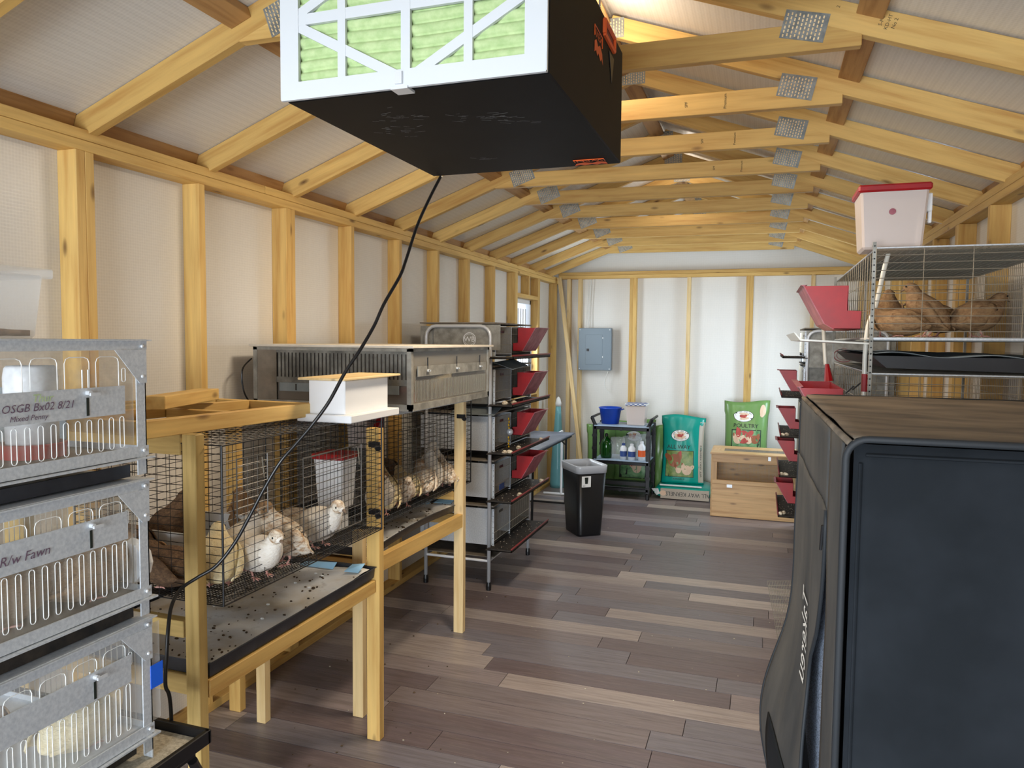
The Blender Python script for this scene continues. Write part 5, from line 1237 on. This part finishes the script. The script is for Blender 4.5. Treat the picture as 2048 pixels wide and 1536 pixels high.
def logo(parent, S_, cu, cv, r):
    k = .62*S_.asp
    disc(parent, S_, cu, cv, r, r*k, 'print_dark', 'logo_oval', .0025); disc(parent, S_, cu, cv, r*.955, r*k*.955, 'print_white', 'logo_oval', .003); disc(parent, S_, cu, cv, r*.64, r*k*.64, 'print_cream', 'logo_oval', .0036)
    for a, b2, c, d_ in ((-.1, 0, .32, .16), (.22, .12, .14, .12), (-.38, .12, .14, .08), (.05, -.2, .2, .06)): disc(parent, S_, cu+r*a, cv+r*k*b2, r*c, r*k*d_*1.6, 'print_red', 'hen_print', .0042, 12)
def hen(parent, S_, cu, cv, s, m1, m2='print_red', f=1):
    k = 1.1*S_.asp
    disc(parent, S_, cu, cv, s*.5, s*.33*k*1.4, m1, 'hen_print', .0042, 14, .2*f); disc(parent, S_, cu+f*s*.38, cv+s*.30*k, s*.2, s*.22*k*1.5, m1, 'hen_print', .0044, 12); disc(parent, S_, cu-f*s*.48, cv+s*.22*k, s*.2, s*.22*k*1.5, m1, 'hen_print', .0043, 12, .8*f)
    disc(parent, S_, cu+f*s*.46, cv+s*.50*k, s*.09, s*.13*k*1.4, m2, 'hen_print', .0048, 10)
# teal bag upright
TBG, S1 = feed_bag('teal printed feed bag standing upright on a lying bag, hen picture on front', (-.80, 8.13, .145), .46, .74, .16, 'bag_teal', -.16, .05)
logo(TBG, S1, -.13, .705, .44)
A1 = S1.asp
ring_text(TBG, S1, 'QUALITY AND BEST', -.13, .705, .345, .345*.62*A1, .075, math.radians(165), math.radians(15), asp=A1); ring_text(TBG, S1, 'CLEESTON, TN', -.13, .705, .345, .345*.62*A1, .075, math.radians(215), math.radians(325), flip=True, asp=A1)
btext(TBG, S1, 'ALL WAY', .27, -.19, .535, 1, .95*A1); btext(TBG, S1, 'KERNELS', .12, -.15, .065, 1.1, .9*A1)
patch(TBG, S1, -.80, .54, .095, .485, 'print_dark', 'picture_border', .002); patch(TBG, S1, -.77, .51, .103, .477, 'print_grass', 'picture', .003)
hen(TBG, S1, -.38, .335, .62, 'print_brown'); hen(TBG, S1, -.17, .19, .26, 'print_cream', 'print_red', -1); hen(TBG, S1, .22, .20, .46, 'print_cream', 'print_brown', -1)
vs, fs = text_mesh('ALL WAY KERNELS', .05, 'x')
q = MB().add([S1(.875+v.y*1.9, .34+v.x*1.1, -1, .003) for v in vs], [f for f in fs]).build('lettering', 'print_dark', TBG)
patch(TBG, S1, .76, .995, .03, .93, 'bag_tan', 'side_gusset', .0012)
# bag lying flat
LB = thing('feed_bag', 'tan and teal feed bag lying flat on the floor under the upright bag', 'feed bag', (-.76, 8.15, 0))
q = MB(); vs = []; N = 24; lx0, lx1, ly0, ly1 = -1.08, -.475, 7.93, 8.44
ringn = 20
for i in range(N+1):
    u = i/N*2-1; e_ = max(0, 1-abs(u)**5)**.5; x = (lx0+lx1)/2+u*(lx1-lx0)/2
    for k in range(ringn):
        a = 2*math.pi*k/ringn; ca, sa = math.cos(a), math.sin(a); sy_ = math.copysign(abs(ca)**.45, ca); sz_ = math.copysign(abs(sa)**.5, sa)
        vs.append((x, (ly0+ly1)/2+sy_*(ly1-ly0)/2*(.9+.1*e_), .075+sz_*(.012+.062*e_)+nz(x*8, k, 3, .004)))
q.add(vs, [(i*ringn+k, i*ringn+(k+1) % ringn, (i+1)*ringn+(k+1) % ringn, (i+1)*ringn+k) for i in range(N) for k in range(ringn)]+[tuple(range(ringn)), tuple(range(N*ringn, (N+1)*ringn))[::-1]])
q.build('bag_body', 'bag_teal', LB, smooth=True)
side = flat(((lx0+lx1)/2, ly0-.005, .068), (1, 0, 0), (0, 0, 1))
MB().box((lx0+.075, ly0-.004, .010), (lx1-.02, ly0+.03, .118)).build('side_gusset', 'bag_tan', LB, bev=.003)
text('lettering', 'ALL WAY KERNELS', .062, 'print_dark', LB, lambda x, y: side(-x*.88+.06, -y))
MB().add([side(-.20+.035*math.cos(2*math.pi*k/16), .028*math.sin(2*math.pi*k/16)) for k in range(16)], [tuple(range(16))]).build('logo_oval', 'print_cream', LB)
MB().prism([(lx0-.03, ly0+.05, .10), (lx0+.05, ly0-.004, .115), (lx0+.07, ly0-.006, .06), (lx0+.035, ly0+.0, .04)], (0, .004, 0)).build('folded_corner', 'edge_plastic', LB)
MB().box((lx0+.06, ly0+.02, .142), (lx1-.1, ly0+.045, .158)).build('crimped_edge', 'edge_plastic', LB, bev=.006)
# green poultry bag behind the box
GB, S2 = feed_bag('green printed feed bag with rooster picture standing behind the wooden box', (-.15, 8.14, 0), .45, 1.07, .20, 'bag_green', -.10, -.04)
logo(GB, S2, -.12, .85, .46); A2 = S2.asp
ring_text(GB, S2, 'QUALITY AND BEST', -.12, .85, .36, .36*.62*A2, .078, math.radians(165), math.radians(15), asp=A2)
btext(GB, S2, 'POULTRY', .27, .0, .752, 1, 1.0*A2)
patch(GB, S2, -.66, .72, .30, .715, 'print_dark', 'picture_border', .002); patch(GB, S2, -.62, .68, .31, .707, 'print_meadow', 'picture', .003)
hen(GB, S2, -.10, .64, .62, 'print_red', 'print_red', -1); hen(GB, S2, -.36, .615, .42, 'print_cream', 'print_brown', -1); hen(GB, S2, .44, .62, .40, 'print_brown', 'print_brown'); hen(GB, S2, .15, .61, .34, 'print_cream', 'print_red')
disc(GB, S2, .72, .90, .13, .06, 'print_cream', 'logo_oval', .003)
for lb, b_, w, h, rz, ln_ in (('green feed bag behind the left side of the service cart', (-1.72, 8.30, 0), .36, .72, .25, -.06), ('green feed bag with a hen picture behind the lower cart shelves', (-1.36, 8.30, 0), .46, .80, 0, -.04), ('green feed bag edge behind the right post of the service cart', (-1.06, 8.36, 0), .28, .74, -.1, -.03)):
    g_, Sx = feed_bag(lb, b_, w, h, .14, 'bag_green', ln_, rz)
    if w > .4:
        patch(g_, Sx, -.7, .7, .18, .55, 'print_dark', 'picture_border', .002); patch(g_, Sx, -.64, .64, .19, .54, 'print_meadow', 'picture', .003)
        hen(g_, Sx, -.05, .42, .5, 'print_red', 'print_red', -1); hen(g_, Sx, .2, .32, .45, 'print_cream', 'print_brown'); logo(g_, Sx, 0, .78, .4)

# wooden box with wire windows
WB_ = thing('wooden_box', 'low varnished wooden box with a wire mesh window and hinged flap', 'box', (-.08, 7.6, 0))
ox0, ox1, oy0, oy1, oz = -.445, .345, 7.315, 7.80, .63
board('front_panel', (ox0+.01, oy0+.008, .165), (ox1-.01, oy0+.008, .165), .32, .014, 'pine_stained', WB_)
for z, h in ((.345, .04), (.575, .075)): board('frame_rail', (ox0+.012, oy0+.004, z), (ox1-.012, oy0+.004, z), h, .018, 'pine_stained', WB_)
for x in (ox0+.03, ox1-.03): board('frame_stile', (x, oy0+.005, .34), (x, oy0+.005, .61), .05, .016, 'pine_stained', WB_, side=(1, 0, 0))
for x in (ox0+.006, ox1-.006): board('side_panel', (x, oy0, .31), (x, oy1, .31), .61, .014, 'pine_stained', WB_)
board('back_panel', (ox0, oy1, .31), (ox1, oy1, .31), .61, .012, 'pine_stained', WB_); board('floor_panel', (ox0, (oy0+oy1)/2, .012), (ox1, (oy0+oy1)/2, .012), .47, .012, 'pine_stained', WB_, side=(0, 1, 0))
for y, h in ((oy0+.06, .16), (oy1-.07, .17)): board('top_board', (ox0-.01, y, oz-.008), (ox1+.01, y, oz-.008), h, .016, 'pine_stained', WB_, side=(0, 1, 0))
for x in (ox0+.05, ox1-.05): board('top_board', (x, oy0+.14, oz-.008), (x, oy1-.155, oz-.008), .12, .015, 'pine_stained', WB_, side=(1, 0, 0))
wire_panel('mesh_window', WB_, (ox0+.05, oy0+.012, .36), (1, 0, 0), ox1-ox0-.1, .0125, (0, 0, 1), .18, .0125, .0009, 'wire_bright')
wire_panel('mesh_window', WB_, (ox0+.1, oy0+.13, oz-.004), (1, 0, 0), ox1-ox0-.2, .0125, (0, 1, 0), oy1-oy0-.28, .0125, .0009, 'wire_bright')
bx('hinge', (ox0+.15, oy0-.008, .295), (ox0+.20, oy0-.005, .325), 'chrome', WB_); bx('hasp', (ox0+.52, oy0-.008, .575), (ox0+.545, oy0-.005, .615), 'chrome', WB_)
# crumbs on the floor
q = MB()
for i in range(150):
    x, y = random.uniform(-2.1, .2), 1.6+6*random.random()**1.5; s_ = random.uniform(.0015, .004); q.ell((x, y, s_*.5), (s_*1.3, s_, s_*.6), 5, 4)
q.build('spilled_grain', 'mesh_beige', kind='stuff', label='scattered pale grain crumbs on the plank floor', cat='crumbs')
q = MB()
for i in range(60):
    x, y = random.gauss(-1.75, .3), random.gauss(3.0, .8); s_ = random.uniform(.002, .006); q.ell((x, y, s_*.4), (s_*1.3, s_, s_*.5), 5, 4)
q.build('spilled_droppings', 'droppings', kind='stuff', label='small dark droppings scattered on the floor beside the wooden stands', cat='droppings')

# ------------------------------------------------------------ groups of alike things
for o in bpy.data.objects:
    if o.parent is not None or 'label' not in o: continue
    n = o.name.split('.')[0]; L_ = o['label']
    if n == 'quail':
        g = 'quail in the right wire cage' if o.location.x > 0 else ('quail in the brooder stack' if 'brooder' in L_ else ('quail in the second wire cage' if 'second cage' in L_ else 'quail in the nearest wire cage'))
    elif n == 'quail_egg': g = 'quail eggs on the left rack trays' if o.location.x < 0 else 'quail eggs on the right rack trays'
    elif n == 'feed_bag': g = 'feed bags along the back wall'
    elif n == 'bottle': g = 'labelled bottles on the middle cart shelf'
    elif n == 'brooder_cage': g = 'tiers of the galvanized brooder stack'
    elif n == 'brooder_tray': g = 'trays of the galvanized brooder stack'
    elif n == 'clamp': g = 'black clamps on the wooden posts'
    elif n == 'bag': g = 'clear bags on the middle cart shelf'
    else: continue
    o['group'] = g
